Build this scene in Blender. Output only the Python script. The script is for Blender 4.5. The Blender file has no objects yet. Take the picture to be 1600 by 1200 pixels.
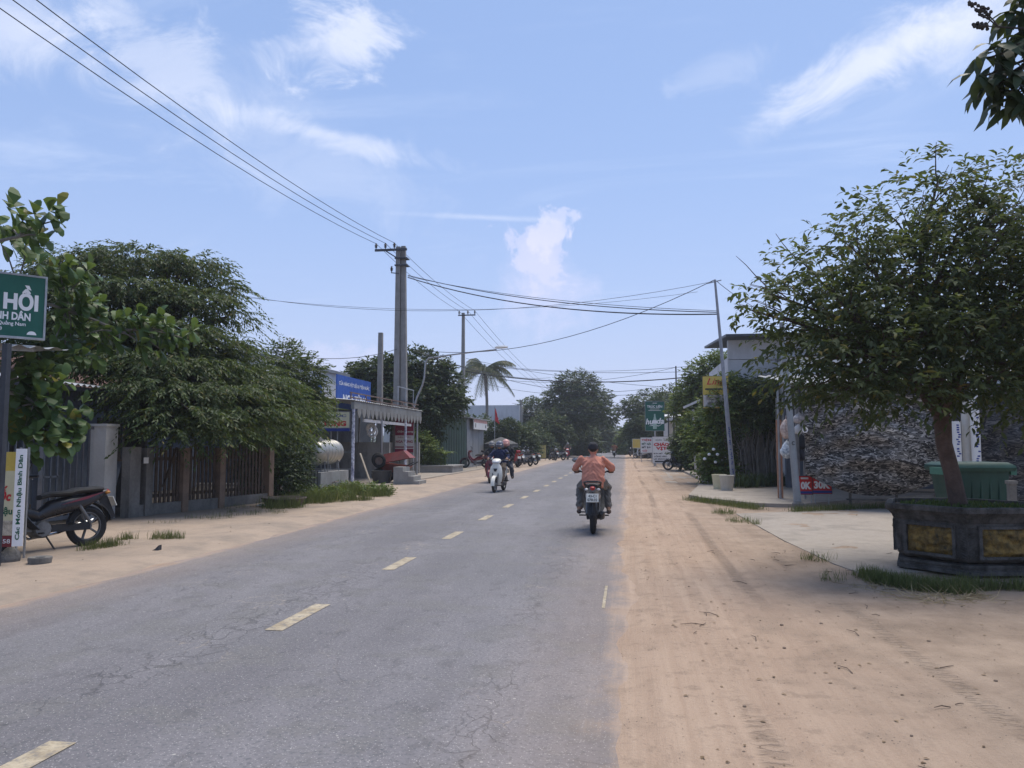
import bpy, math, random
import numpy as np
from mathutils import Vector, Matrix
random.seed(11); rng = np.random.default_rng(11)
S = bpy.context.scene; COL = S.collection
PI = math.pi; rad = math.radians

# ------------------------------------------------------------------ camera, sky, sun, exposure
TH = rad(4.43); PS = rad(8.41); CAMZ = 1.5
cam = bpy.data.objects.new('camera', bpy.data.cameras.new('camera')); COL.objects.link(cam)
cam.data.sensor_width = 36; cam.data.lens = 27.0; cam.data.clip_start = 0.05; cam.data.clip_end = 6000
cam.location = (0, 0, CAMZ); cam.rotation_euler = (PI/2+TH, 0, PS); S.camera = cam

SUN_AZ = rad(28)      # clockwise from +Y (down the road) towards +X
SUN_EL = rad(70)
sun = bpy.data.objects.new('sun', bpy.data.lights.new('sun', 'SUN')); COL.objects.link(sun)
sun.data.energy = 1.9; sun.data.angle = rad(40); sun.data.color = (1.0, 0.92, 0.80)
sd = Vector((math.sin(SUN_AZ)*math.cos(SUN_EL), math.cos(SUN_AZ)*math.cos(SUN_EL), math.sin(SUN_EL)))
sun.rotation_euler = (-sd).to_track_quat('-Z', 'Y').to_euler(); sun.location = (0, 0, 60)

S.view_settings.view_transform = 'Standard'; S.view_settings.look = 'None'
S.view_settings.gamma = 1; S.view_settings.use_curve_mapping = False
S.view_settings.exposure = 1.0

# ------------------------------------------------------------------ where a sight line of the photograph meets the place
_fh = Vector((-math.sin(PS), math.cos(PS), 0)); _R = Vector((math.cos(PS), math.sin(PS), 0))
_F = _fh*math.cos(TH)+Vector((0, 0, math.sin(TH))); _U = -_fh*math.sin(TH)+Vector((0, 0, math.cos(TH)))
def ray(px, py): return _F+_R*((px-800)/1200)+_U*((600-py)/1200)
def G(px, py, z=0.0):
    d = ray(px, py); return Vector((0, 0, CAMZ))+d*((z-CAMZ)/d.z)
def AY(px, py, Y):
    d = ray(px, py); return Vector((0, 0, CAMZ))+d*(Y/d.y)
def AX(px, py, X):
    d = ray(px, py); return Vector((0, 0, CAMZ))+d*(X/d.x)
def XatY(px, Y): return AY(px, 693, Y).x
def V(*a): return Vector(a)

# ------------------------------------------------------------------ nodes helpers
class NT:
    def __init__(s, tree): s.t = tree; s.n = tree.nodes; s.l = tree.links
    def new(s, typ, **kw):
        n = s.n.new(typ)
        for k, v in kw.items():
            if k.startswith('i_'):
                key = k[2:]; key = int(key) if key.isdigit() else key
                s.set(n.inputs[key], v)
            else: setattr(n, k, v)
        return n
    def set(s, inp, v):
        if hasattr(v, 'is_linked') or isinstance(v, bpy.types.NodeSocket): s.l.new(v, inp)
        else:
            if isinstance(v, (tuple, list)) and len(v) == 3 and inp.type == 'RGBA': v = (*v, 1)
            inp.default_value = v
    def math(s, op, a, b=0.0, c=None, clamp=False):
        n = s.n.new('ShaderNodeMath'); n.operation = op; n.use_clamp = clamp
        s.set(n.inputs[0], a); s.set(n.inputs[1], b)
        if c is not None: s.set(n.inputs[2], c)
        return n.outputs[0]
    def vm(s, op, a, b=(0, 0, 0)):
        n = s.n.new('ShaderNodeVectorMath'); n.operation = op; s.set(n.inputs[0], a); s.set(n.inputs[1], b)
        return n.outputs['Value'] if op in ('DOT_PRODUCT', 'LENGTH') else n.outputs[0]
    def mix(s, f, a, b):
        n = s.n.new('ShaderNodeMix'); n.data_type = 'RGBA'
        s.set(n.inputs['Factor'], f); s.set(n.inputs[6], a); s.set(n.inputs[7], b); return n.outputs[2]
    def noise(s, vec, scale, detail=4, rough=.55, dist=0):
        n = s.n.new('ShaderNodeTexNoise'); s.set(n.inputs['Vector'], vec); n.inputs['Scale'].default_value = scale
        n.inputs['Detail'].default_value = detail; n.inputs['Roughness'].default_value = rough; n.inputs['Distortion'].default_value = dist
        return n.outputs['Fac']
    def rng(s, v, a, b, c=0., d=1., smooth=True):
        n = s.n.new('ShaderNodeMapRange'); n.interpolation_type = 'SMOOTHSTEP' if smooth else 'LINEAR'
        s.set(n.inputs[0], v); n.inputs[1].default_value = a; n.inputs[2].default_value = b
        n.inputs[3].default_value = c; n.inputs[4].default_value = d; return n.outputs[0]
    def scale(s, vec, sc, rot=(0, 0, 0)):
        n = s.n.new('ShaderNodeMapping'); s.set(n.inputs[0], vec); n.inputs['Scale'].default_value = sc; n.inputs['Rotation'].default_value = rot
        return n.outputs[0]

# ------------------------------------------------------------------ sky
W = bpy.data.worlds.new('World'); S.world = W; W.use_nodes = True
W.cycles.sampling_method = 'MANUAL'; W.cycles.sample_map_resolution = 256
W.node_tree.nodes.clear(); w = NT(W.node_tree)
sky = w.new('ShaderNodeTexSky'); sky.sky_type = 'NISHITA'; sky.sun_disc = False
sky.sun_elevation = SUN_EL; sky.sun_rotation = SUN_AZ; sky.air_density = 1.0; sky.dust_density = 1.0; sky.ozone_density = 1.5
d = w.vm('NORMALIZE', w.new('ShaderNodeTexCoord').outputs['Generated'])
sep = w.new('ShaderNodeSeparateXYZ', i_0=d); dz = sep.outputs[2]
el = w.math('MAXIMUM', dz, 0.0)
# thin veil of humid air: pale, thicker towards the horizon all the way round
veil = w.math('POWER', w.math('SUBTRACT', 1.0, el), 2.6)
col = w.mix(w.math('MULTIPLY_ADD', veil, 0.33, 0.50), sky.outputs[0], (2.75, 4.15, 7.5))
hz = w.math('POWER', w.math('SUBTRACT', 1.0, el), 5.5)
col = w.mix(w.math('MULTIPLY', hz, 0.9), col, (5.2, 5.5, 7.0))
# cirrus laid over the whole dome
pl = w.new('ShaderNodeCombineXYZ', i_0=w.math('DIVIDE', sep.outputs[0], w.math('ADD', el, .12)), i_1=w.math('DIVIDE', sep.outputs[1], w.math('ADD', el, .12)), i_2=0.0).outputs[0]
ci = w.noise(w.scale(pl, (.55, 1.3, 1), (0, 0, rad(35))), 1.3, 5, .62, 1.2)
cirrus = w.math('MULTIPLY', w.rng(ci, .50, .80), w.rng(el, .05, .3))
col = w.mix(w.math('MULTIPLY', cirrus, .26), col, (7.2, 7.8, 9.2))
wisp = w.noise(w.scale(d, (5, 5, 9)), 1.6, 6, .66, .9)
fluf = w.noise(d, 22, 5, .6, .3)
def cloud(px, py, ra, rb, rot, amt, colr, soft=1.0, warp=.9, nz=None):
    """one cloud seen in that direction of the sky: a ragged oval on the dome"""
    global col
    c = ray(px, py).normalized(); e1 = c.cross(V(0, 0, 1)).normalized(); e2 = e1.cross(c)
    a = rad(rot); u = e1*math.cos(a)+e2*math.sin(a); v = -e1*math.sin(a)+e2*math.cos(a)
    du = w.math('DIVIDE', w.vm('DOT_PRODUCT', d, tuple(u)), ra/1200); dv = w.math('DIVIDE', w.vm('DOT_PRODUCT', d, tuple(v)), rb/1200)
    r = w.math('SQRT', w.math('ADD', w.math('MULTIPLY', du, du), w.math('MULTIPLY', dv, dv)))
    r = w.math('ADD', r, w.math('MULTIPLY', w.math('SUBTRACT', .5, nz or wisp), warp*2.6))
    m = w.rng(r, 1.0, 1.0-soft)
    m = w.math('MULTIPLY', m, w.math('GREATER_THAN', w.vm('DOT_PRODUCT', d, tuple(c)), 0.0))
    col = w.mix(w.math('MULTIPLY', m, amt), col, colr)
WH = (8.0, 8.1, 8.9); LAV = (6.2, 6.2, 8.1)
cloud(1375, 85, 215, 46, 22, .60, WH, .9, .75)
cloud(1500, 40, 120, 60, 20, .55, WH, 1, .6)
cloud(1140, 105, 120, 30, 12, .14, WH, 1.2, 2.0)
cloud(530, 45, 105, 72, 35, .58, WH, 1, 1.35)
cloud(515, 212, 210, 26, -9, .40, WH, 1, .9)
cloud(230, 75, 150, 75, -35, .26, WH, 1, 1.5)
cloud(20, 40, 120, 75, 0, .42, WH, 1, .8)
cloud(420, 210, 320, 120, -20, .16, WH, 1, .8)
cloud(760, 340, 170, 7, -2, .25, WH, 1, .5)
cloud(840, 440, 95, 85, 0, .42, LAV, 1.0, 1.0, fluf)
cloud(845, 385, 58, 50, 10, .42, LAV, .45, 1.9, fluf)
cloud(868, 345, 38, 36, 0, .45, (6.6, 6.6, 8.3), .45, 1.9, fluf)
cloud(500, 560, 90, 34, 0, .3, LAV, .6, 1.2, fluf)
below = w.rng(dz, -.02, 0.0, 1, 0)
col = w.mix(below, col, (2.2, 2.1, 2.0))
bg = w.new('ShaderNodeBackground', i_Color=col, i_Strength=0.068)
w.l.new(bg.outputs[0], w.new('ShaderNodeOutputWorld').inputs[0])

# ------------------------------------------------------------------ materials
MATS = {}
def mat(name, col, rough=.75, var=.18, scale=3.0, bump=.0, bscale=40, metal=0., spec=.35, col2=None, dirt=None, dirt_amt=.5, dscale=1.6):
    """base colour broken up by two sizes of noise, optional stains of a second colour"""
    if name in MATS: return MATS[name]
    m = bpy.data.materials.new(name); m.use_nodes = True; m.node_tree.nodes.clear(); t = NT(m.node_tree)
    co = t.new('ShaderNodeTexCoord').outputs['Object']
    a = tuple(c*(1-var) for c in col); b = tuple(min(1, c*(1+var)) for c in (col2 or col))
    f = t.math('ADD', t.math('MULTIPLY', t.noise(co, scale, 5, .6), .7), t.math('MULTIPLY', t.noise(co, scale*11, 3), .3))
    c = t.mix(t.rng(f, .3, .7), a, b)
    if dirt: c = t.mix(t.math('MULTIPLY', t.rng(t.noise(t.scale(co, (1, 1, .35)), dscale, 7, .68), .46, .68), dirt_amt), c, dirt)
    p = t.new('ShaderNodeBsdfPrincipled', i_Metallic=metal); t.set(p.inputs['Base Color'], c)
    t.set(p.inputs['Roughness'], t.rng(t.noise(co, scale*3, 3), .2, .8, max(.05, rough-.1), min(1, rough+.1)))
    p.inputs['Specular IOR Level'].default_value = spec
    if bump:
        bn = t.new('ShaderNodeBump', i_Strength=bump, i_Distance=.02); t.set(bn.inputs['Height'], t.noise(co, bscale, 5, .6)); t.l.new(bn.outputs[0], p.inputs['Normal'])
    t.l.new(p.outputs[0], t.new('ShaderNodeOutputMaterial').inputs[0]); MATS[name] = m; return m

def leafmat(name, c1, c2, c3=None, trans=.3, rough=.5, spec=.3):
    if name in MATS: return MATS[name]
    m = bpy.data.materials.new(name); m.use_nodes = True; m.node_tree.nodes.clear(); t = NT(m.node_tree)
    rnd = t.new('ShaderNodeNewGeometry').outputs['Random Per Island']
    oi = t.new('ShaderNodeObjectInfo').outputs['Random']
    r = t.math('FRACT', t.math('ADD', rnd, oi))
    co = t.new('ShaderNodeTexCoord').outputs['Object']
    f = t.math('ADD', t.math('MULTIPLY', r, .6), t.math('MULTIPLY', t.noise(co, .9, 3), .4))
    c = t.mix(t.rng(f, .15, .85), c1, c2)
    if c3: c = t.mix(t.rng(r, .955, .965), c, c3)
    p = t.new('ShaderNodeBsdfPrincipled'); t.set(p.inputs['Base Color'], c); p.inputs['Roughness'].default_value = rough; p.inputs['Specular IOR Level'].default_value = spec
    tr = t.new('ShaderNodeBsdfTranslucent'); t.set(tr.inputs[0], t.mix(.5, c, (.16, .20, .03)))
    mx = t.new('ShaderNodeMixShader'); mx.inputs[0].default_value = trans; t.l.new(p.outputs[0], mx.inputs[1]); t.l.new(tr.outputs[0], mx.inputs[2])
    t.l.new(mx.outputs[0], t.new('ShaderNodeOutputMaterial').inputs[0]); MATS[name] = m; return m

# ------------------------------------------------------------------ mesh building
class MB:
    def __init__(s): s.v = []; s.f = []; s.m = []
    def add(s, vs, fs, m=0):
        o = len(s.v); s.v += [tuple(x) for x in vs]; s.f += [tuple(i+o for i in f) for f in fs]; s.m += [m]*len(fs); return s
    def box(s, c, size, M=None, m=0, taper=1.0):
        hx, hy, hz = size[0]/2, size[1]/2, size[2]/2; c = Vector(c); vs = []
        for z in (-hz, hz):
            k = taper if z > 0 else 1
            for x, y in ((-hx, -hy), (hx, -hy), (hx, hy), (-hx, hy)):
                p = Vector((x*k, y*k, z)); p = (M.to_3x3() @ p) if M else p; vs.append(p+c)
        return s.add(vs, [(0, 3, 2, 1), (4, 5, 6, 7), (0, 1, 5, 4), (1, 2, 6, 5), (2, 3, 7, 6), (3, 0, 4, 7)], m)
    def span(s, a, b, m=0):
        a = Vector(a); b = Vector(b); return s.box((a+b)/2, [abs(b[i]-a[i]) for i in range(3)], None, m)
    def bar(s, a, b, wd, dp, m=0, up=(0, 0, 1)):
        a = Vector(a); b = Vector(b); z = (b-a); L = z.length; z.normalize(); u = Vector(up)
        if abs(z.dot(u)) > .98: u = Vector((0, 1, 0))
        x = u.cross(z).normalized(); y = z.cross(x)
        return s.box((a+b)/2, (wd, dp, L), Matrix((x, y, z)).transposed(), m)
    def tube(s, pts, r, n=8, m=0, sx=1.0, cap=True):
        pts = [Vector(p) for p in pts]; k = len(pts)
        if not isinstance(r, (list, tuple)): r = [r]*k
        u = None; rings = []
        for i, p in enumerate(pts):
            t = (pts[min(i+1, k-1)]-pts[max(i-1, 0)])
            t = t.normalized() if t.length > 1e-9 else Vector((0, 0, 1))
            if u is None: u = t.cross(Vector((0, 0, 1)) if abs(t.z) < .9 else Vector((0, 1, 0))).normalized()
            else:
                u = u-t*u.dot(t); u = u.normalized() if u.length > 1e-6 else t.orthogonal().normalized()
            v = t.cross(u)
            rings.append([p+(u*math.cos(2*PI*j/n)*sx+v*math.sin(2*PI*j/n))*r[i] for j in range(n)])
        return s.loft(rings, m, cap)
    def loft(s, rings, m=0, cap=True, close=True):
        n = len(rings[0]); vs = [p for rg in rings for p in rg]; fs = []
        for i in range(len(rings)-1):
            for j in range(n if close else n-1):
                a = i*n+j; b = i*n+(j+1) % n; fs.append((a, b, b+n, a+n))
        if cap:
            fs.append(tuple(reversed(range(n)))); fs.append(tuple(range((len(rings)-1)*n, len(rings)*n)))
        return s.add(vs, fs, m)
    def lathe(s, prof, c=(0, 0, 0), n=16, m=0, axis='z', M=None, cap=True):
        c = Vector(c); rings = []
        for r, z in prof:
            rg = []
            for j in range(n):
                a = 2*PI*j/n; x, y = r*math.cos(a), r*math.sin(a)
                p = {'z': Vector((x, y, z)), 'x': Vector((z, x, y)), 'y': Vector((y, z, x))}[axis]
                rg.append((M.to_3x3() @ p if M else p)+c)
            rings.append(rg)
        return s.loft(rings, m, cap)
    def ell(s, c, r, nu=12, nv=8, m=0, M=None):
        c = Vector(c); rings = []
        for i in range(nv+1):
            a = PI*(i/nv-.5); a = max(-PI/2+.05, min(PI/2-.05, a))
            rings.append([c+((M.to_3x3() if M else Matrix.Identity(3)) @ Vector((r[0]*math.cos(a)*math.cos(2*PI*j/nu), r[1]*math.cos(a)*math.sin(2*PI*j/nu), r[2]*math.sin(a)))) for j in range(nu)])
        return s.loft(rings, m)
    def prism(s, poly, a, b, m=0):
        """polygon (list of 3d points) extruded from itself+a to itself+b"""
        a = Vector(a); b = Vector(b); return s.loft([[Vector(p)+a for p in poly], [Vector(p)+b for p in poly]], m)
    def torus(s, c, R, r, axis='x', n=28, k=8, m=0, sq=1.0):
        c = Vector(c); rings = []
        for i in range(n):
            a = 2*PI*i/n; rg = []
            for j in range(k):
                b = 2*PI*j/k; q = R+r*math.cos(b); z = r*math.sin(b)*sq
                rg.append(c+{'x': Vector((z, q*math.cos(a), q*math.sin(a))), 'y': Vector((q*math.cos(a), z, q*math.sin(a))), 'z': Vector((q*math.cos(a), q*math.sin(a), z))}[axis])
            rings.append(rg)
        rings.append(rings[0]); return s.loft(rings, m, False)
    def build(s, name, mats, parent=None, org=None, sharp=35, loc=None):
        if not isinstance(mats, (list, tuple)): mats = [mats]
        o3 = Vector(org) if org is not None else (ORG.get(parent.name, Vector((0, 0, 0))) if parent else Vector((0, 0, 0)))
        me = bpy.data.meshes.new(name); me.from_pydata([(x-o3.x, y-o3.y, z-o3.z) for x, y, z in s.v], [], s.f)
        for q in mats: me.materials.append(q)
        if len(mats) > 1: me.polygons.foreach_set('material_index', s.m)
        if sharp:
            me.polygons.foreach_set('use_smooth', [True]*len(s.f)); me.set_sharp_from_angle(angle=rad(sharp))
        me.update()
        o = bpy.data.objects.new(name, me); COL.objects.link(o)
        if parent: o.parent = parent
        else: o.location = o3
        ORG[o.name] = o3; return o
ORG = {}
def tag(o, label=None, cat=None, group=None, kind=None):
    if label: o['label'] = label
    if cat: o['category'] = cat
    if group: o['group'] = group
    if kind: o['kind'] = kind
    return o
def thing(name, label, cat, loc=(0, 0, 0), group=None, rotz=0):
    o = bpy.data.objects.new(name, None); COL.objects.link(o); o.location = loc; o.rotation_euler = (0, 0, rotz); o.empty_display_size = .2
    ORG[o.name] = Vector(loc); return tag(o, label, cat, group)
def raw_mesh(name, verts, faces, mats, parent=None, org=None, smooth=False, tri=True):
    """big numpy meshes: verts (N,3), faces (M,3|4)"""
    o3 = Vector(org) if org is not None else (ORG.get(parent.name, Vector((0, 0, 0))) if parent else Vector((0, 0, 0)))
    me = bpy.data.meshes.new(name); N = len(verts); M, k = faces.shape
    me.vertices.add(N); me.vertices.foreach_set('co', (verts-np.array(o3)).astype(np.float32).ravel())
    me.loops.add(M*k); me.loops.foreach_set('vertex_index', faces.astype(np.int32).ravel())
    me.polygons.add(M); me.polygons.foreach_set('loop_start', np.arange(0, M*k, k, dtype=np.int32)); me.polygons.foreach_set('loop_total', np.full(M, k, dtype=np.int32))
    if smooth: me.polygons.foreach_set('use_smooth', np.ones(M, dtype=bool))
    for q in (mats if isinstance(mats, (list, tuple)) else [mats]): me.materials.append(q)
    me.update(calc_edges=True)
    o = bpy.data.objects.new(name, me); COL.objects.link(o)
    if parent: o.parent = parent
    else: o.location = o3
    ORG[o.name] = o3; return o
def copy_tree(o, parent=None):
    c = o.copy(); COL.objects.link(c); c.parent = parent
    for ch in o.children: copy_tree(ch, c)
    return c
# smooth value noise for terrain
_lat = rng.random((256, 256))
def vn(x, y):
    x = np.asarray(x, float); y = np.asarray(y, float); xi = np.floor(x).astype(int); yi = np.floor(y).astype(int); fx = x-xi; fy = y-yi
    fx = fx*fx*(3-2*fx); fy = fy*fy*(3-2*fy); q = lambda a, b: _lat[a & 255, b & 255]
    return (q(xi, yi)*(1-fx)+q(xi+1, yi)*fx)*(1-fy)+(q(xi, yi+1)*(1-fx)+q(xi+1, yi+1)*fx)*fy
# lettering: flat print standing a hair proud of its board
def lettering(parent, s, C, r, u, x, y, wd, ht, m, bold=.02, shear=0.0, name='lettering', fit=True):
    cu = bpy.data.curves.new('t', 'FONT'); cu.body = s; cu.align_x = 'CENTER'; cu.offset = bold; cu.shear = shear; cu.resolution_u = 3
    ob = bpy.data.objects.new('t', cu); COL.objects.link(ob); bpy.context.view_layer.update()
    me = bpy.data.meshes.new_from_object(ob.evaluated_get(bpy.context.evaluated_depsgraph_get())); bpy.data.objects.remove(ob)
    n = len(me.vertices); co = np.zeros(n*3); me.vertices.foreach_get('co', co); co = co.reshape(-1, 3)
    if n == 0: return None
    mn = co.min(0); mx = co.max(0); sx = wd/(mx[0]-mn[0]); sy = ht/(mx[1]-mn[1])
    r = Vector(r).normalized(); u = Vector(u).normalized(); nn = r.cross(u); C = Vector(C)
    a = (co[:, 0]-(mn[0]+mx[0])/2)*sx+x; b = (co[:, 1]-(mn[1]+mx[1])/2)*sy+y
    P = np.array(C)+np.outer(a, np.array(r))+np.outer(b, np.array(u))-np.array(ORG.get(parent.name, Vector()))
    me.vertices.foreach_set('co', P.astype(np.float32).ravel()); me.materials.clear(); me.materials.append(m); me.name = name; me.update()
    o = bpy.data.objects.new(name, me); COL.objects.link(o); o.parent = parent; ORG[o.name] = ORG.get(parent.name, Vector())
    if len(s.split()) > 1: o['kind'] = 'stuff'
    return o
class Board:
    """flat sign board: panel with real thickness, frame and lettering on its face"""
    def __init__(s, root, C, r, u, wd, ht, m, th=.03, frame=None, fw=.03, name='panel'):
        s.r = Vector(r).normalized(); s.u = Vector(u).normalized(); s.n = s.r.cross(s.u); s.C = Vector(C); s.th = th; s.w = wd; s.h = ht; s.root = root
        M = Matrix((s.r, s.u, s.n)).transposed()
        s.p = MB().box(s.C, (wd, ht, th), M).build(name, m, root)
        if frame:
            b = MB()
            for q in (-1, 1):
                b.box(s.C+s.u*q*(ht/2+fw/2), (wd+2*fw, fw, th+.02), M); b.box(s.C+s.r*q*(wd/2+fw/2), (fw, ht, th+.02), M)
            b.build('frame', frame, root)
    def face(s, k=.004): return s.C+s.n*(s.th/2+k)
    def text(s, t, x, y, wd, ht, m, bold=.02, shear=0.): return lettering(s.p, t, s.face(), s.r, s.u, x*s.w, y*s.h, wd*s.w, ht*s.h, m, bold, shear)
    def patch(s, x, y, wd, ht, m, k=.002, name='print'):
        c = s.face(k)+s.r*x*s.w+s.u*y*s.h; a = s.r*wd*s.w/2; b = s.u*ht*s.h/2
        return MB().add([c-a-b, c+a-b, c+a+b, c-a+b], [(0, 1, 2, 3)]).build(name, m, s.p)
    def shape(s, pts, m, k=.003, name='print'):
        return MB().add([s.face(k)+s.r*x*s.w+s.u*y*s.h for x, y in pts], [tuple(range(len(pts)))]).build(name, m, s.p)
def corrugated(p0, along, across, waves, amp, k=6):
    """sheet from p0, waves running across 'along', ridges in direction 'across'"""
    p0 = Vector(p0); a = Vector(along); c = Vector(across); n = a.cross(c).normalized(); N = waves*k; b = MB()
    top = [p0+a*(i/N)+n*amp*math.sin(2*PI*i/k) for i in range(N+1)]
    for off in (n*0, ):
        vs = top+[p+c for p in top]; b.add(vs, [(i, i+1, i+N+2, i+N+1) for i in range(N)])
    return b
# ------------------------------------------------------------------ setting: ground, road, verges, slabs
XL, XR, XC = -5.76, 0.0, -2.82
def ground_mat(name, kind):
    m = bpy.data.materials.new(name); m.use_nodes = True; m.node_tree.nodes.clear(); t = NT(m.node_tree)
    co = t.new('ShaderNodeTexCoord').outputs['Object']; sp = t.new('ShaderNodeSeparateXYZ', i_0=co); x = sp.outputs[0]
    big = t.noise(co, .35, 5, .6); mid = t.noise(co, 2.2, 6, .62); fine = t.noise(co, 38, 4, .7); streak = t.noise(t.scale(co, (9, .35, 1)), 1.0, 6, .65)
    grit = t.noise(co, 150, 2, .6)
    sand = t.mix(t.rng(t.math('ADD', t.math('MULTIPLY', big, .5), t.math('MULTIPLY', streak, .5)), .35, .65), (.350, .246, .174), (.440, .324, .236))
    sand = t.mix(t.math('MULTIPLY', t.rng(mid, .5, .72), .6), sand, (.270, .195, .14))
    sand = t.mix(t.math('MULTIPLY', t.rng(t.noise(co, 6.5, 5, .65), .53, .68), .5), sand, (.225, .165, .12))
    sand = t.mix(t.math('MULTIPLY', t.rng(fine, .55, .75), .5), sand, (.21, .155, .12))
    sand = t.mix(t.math('MULTIPLY', t.rng(grit, .60, .70), .5), sand, (.50, .42, .35))
    bumpf = t.math('ADD', t.math('MULTIPLY', fine, .5), t.math('ADD', t.math('MULTIPLY', streak, .7), t.math('MULTIPLY', grit, .25)))
    if kind == 'sand':
        yy = sp.outputs[1]; trk = None
        for c0, ph in ((.62, .3), (1.25, 1.7), (1.95, .9)):
            xc = t.math('MULTIPLY_ADD', t.math('SINE', t.math('MULTIPLY_ADD', yy, .33, ph)), .05, c0)
            k_ = t.rng(t.math('ABSOLUTE', t.math('SUBTRACT', x, xc)), .10, .03); trk = k_ if trk is None else t.math('MAXIMUM', trk, k_)
        trk = t.math('MULTIPLY', trk, t.rng(t.noise(t.scale(co, (1, .25, 1)), 1.1, 3), .42, .56))
        tread = t.noise(t.scale(co, (1, 3.5, 1)), 9, 2)
        sand = t.mix(t.math('MULTIPLY', trk, t.rng(tread, .4, .6, .15, .55)), sand, (.20, .145, .105)); bumpf = t.math('SUBTRACT', bumpf, t.math('MULTIPLY', trk, t.rng(tread, .4, .6, .2, 1.0)))
        far = t.rng(t.math('ADD', x, t.math('MULTIPLY', mid, 1.2)), 1.2, 3.0)
        c = t.mix(t.math('MULTIPLY', far, .75), sand, t.mix(t.rng(t.noise(co, 1.3, 7, .68), .35, .68), (.205, .155, .112), (.355, .275, .205)))
        sp2 = t.new('ShaderNodeTexVoronoi', i_Vector=co); sp2.inputs['Scale'].default_value = 26
        c = t.mix(t.math('MULTIPLY', t.rng(sp2.outputs['Distance'], .16, .10), t.rng(mid, .5, .6)), c, (.09, .072, .06))
        rough, bs, bd = .95, .8, .03
    elif kind == 'leftsand':
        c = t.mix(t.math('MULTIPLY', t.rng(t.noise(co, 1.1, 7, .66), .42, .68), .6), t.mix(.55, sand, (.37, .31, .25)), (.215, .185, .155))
        c = t.mix(t.math('MULTIPLY', t.rng(t.math('ADD', x, t.math('MULTIPLY', mid, 1.6)), -8.0, -9.6), .85), c, (.105, .090, .076))  # fence shade put into the ground colour, darker away from the road
        c = t.mix(t.rng(x, -10.0, -10.5), c, (.05, .043, .036))  # deep shade behind gate and fence, painted as near-black ground
        rough, bs, bd = .95, .7, .03
    else:
        lane = t.noise(t.scale(co, (1.1, .12, 1)), 1.0, 5, .6)
        c = t.mix(t.rng(t.math('ADD', t.math('MULTIPLY', big, .4), t.math('MULTIPLY', lane, .6)), .36, .64), (.142, .135, .143), (.205, .195, .204))
        patch = t.rng(t.noise(t.scale(co, (.9, .35, 1)), .8, 3, .5), .55, .58)
        c = t.mix(t.math('MULTIPLY', patch, .35), c, (.150, .147, .152))
        c = t.mix(t.math('MULTIPLY', t.rng(t.noise(co, 1.6, 6, .68), .50, .60), .55), c, (.158, .152, .146))
        c = t.mix(t.math('MULTIPLY', t.rng(t.noise(t.scale(co, (1, .6, 1)), 5.5, 6, .7), .52, .66), .6), c, (.110, .105, .108))
        vo = t.new('ShaderNodeTexVoronoi', i_Vector=co); vo.inputs['Scale'].default_value = 70
        c = t.mix(t.math('MULTIPLY', t.rng(vo.outputs['Distance'], .33, .16), t.rng(t.noise(co, 60, 2), .42, .56)), c, (.40, .38, .37))
        c = t.mix(t.math('MULTIPLY', t.rng(fine, .48, .66), .7), c, (.085, .093, .100))
        # pale stone chips and chalky scuffs
        v2 = t.new('ShaderNodeTexVoronoi', i_Vector=co); v2.inputs['Scale'].default_value = 9
        c = t.mix(t.math('MULTIPLY', t.rng(v2.outputs['Distance'], .10, .05), t.rng(mid, .50, .56)), c, (.40, .38, .35))
        # alligator cracks gathered along the middle joint and along wheel paths
        wv = t.vm('ADD', co, t.vm('SCALE', t.new('ShaderNodeTexNoise', i_Vector=co, i_Scale=1.7, i_Detail=5.).outputs['Color'], (0, 0, 0)))
        nz = t.new('ShaderNodeTexNoise', i_Vector=co, i_Scale=2.4, i_Detail=5.).outputs['Color']
        sc = t.n.new('ShaderNodeVectorMath'); sc.operation = 'SCALE'; t.l.new(nz, sc.inputs[0]); sc.inputs['Scale'].default_value = .5
        wv = t.vm('ADD', co, sc.outputs[0])
        ck = t.new('ShaderNodeTexVoronoi', i_Vector=t.scale(wv, (1.8, .75, 1))); ck.feature = 'DISTANCE_TO_EDGE'; ck.inputs['Scale'].default_value = 4.2
        ck2 = t.new('ShaderNodeTexVoronoi', i_Vector=t.scale(wv, (1, .6, 1))); ck2.feature = 'DISTANCE_TO_EDGE'; ck2.inputs['Scale'].default_value = .8
        band = lambda c0, wd: t.rng(t.math('ABSOLUTE', t.math('SUBTRACT', t.math('ADD', x, t.math('MULTIPLY', t.math('SUBTRACT', mid, .5), .9)), c0)), wd, wd*.35)
        mask = t.math('MULTIPLY', t.math('MAXIMUM', band(-3.15, .42), t.math('MAXIMUM', band(-.85, .3), t.math('MULTIPLY', band(-4.4, .4), .7))), t.rng(t.noise(t.scale(co, (1, .3, 1)), .9, 3), .38, .55))
        crack = t.math('MAXIMUM', t.math('MULTIPLY', t.rng(ck.outputs['Distance'], .045, .008), mask), t.math('MULTIPLY', t.math('MULTIPLY', t.rng(ck2.outputs['Distance'], .010, .002), .5), t.rng(t.noise(co, .5, 2), .48, .6)))
        c = t.mix(t.math('MULTIPLY', crack, .45), c, t.mix(t.rng(t.noise(co, 1.2, 3), .54, .60), (.05, .05, .052), (.40, .34, .28)))
        # sand blown over the edges
        e = t.math('MINIMUM', t.math('MULTIPLY', x, -1.0), t.math('ADD', x, 5.76))
        e = t.math('SUBTRACT', e, t.math('MULTIPLY', t.math('SUBTRACT', t.math('ADD', t.math('MULTIPLY', mid, .55), t.math('ADD', t.math('MULTIPLY', streak, .35), t.math('MULTIPLY', fine, .35))), .6), 1.0))
        c = t.mix(t.rng(e, .22, -.12), c, sand)
        c = t.mix(t.math('MULTIPLY', t.rng(e, 1.2, .1), .22), c, sand)
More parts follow.
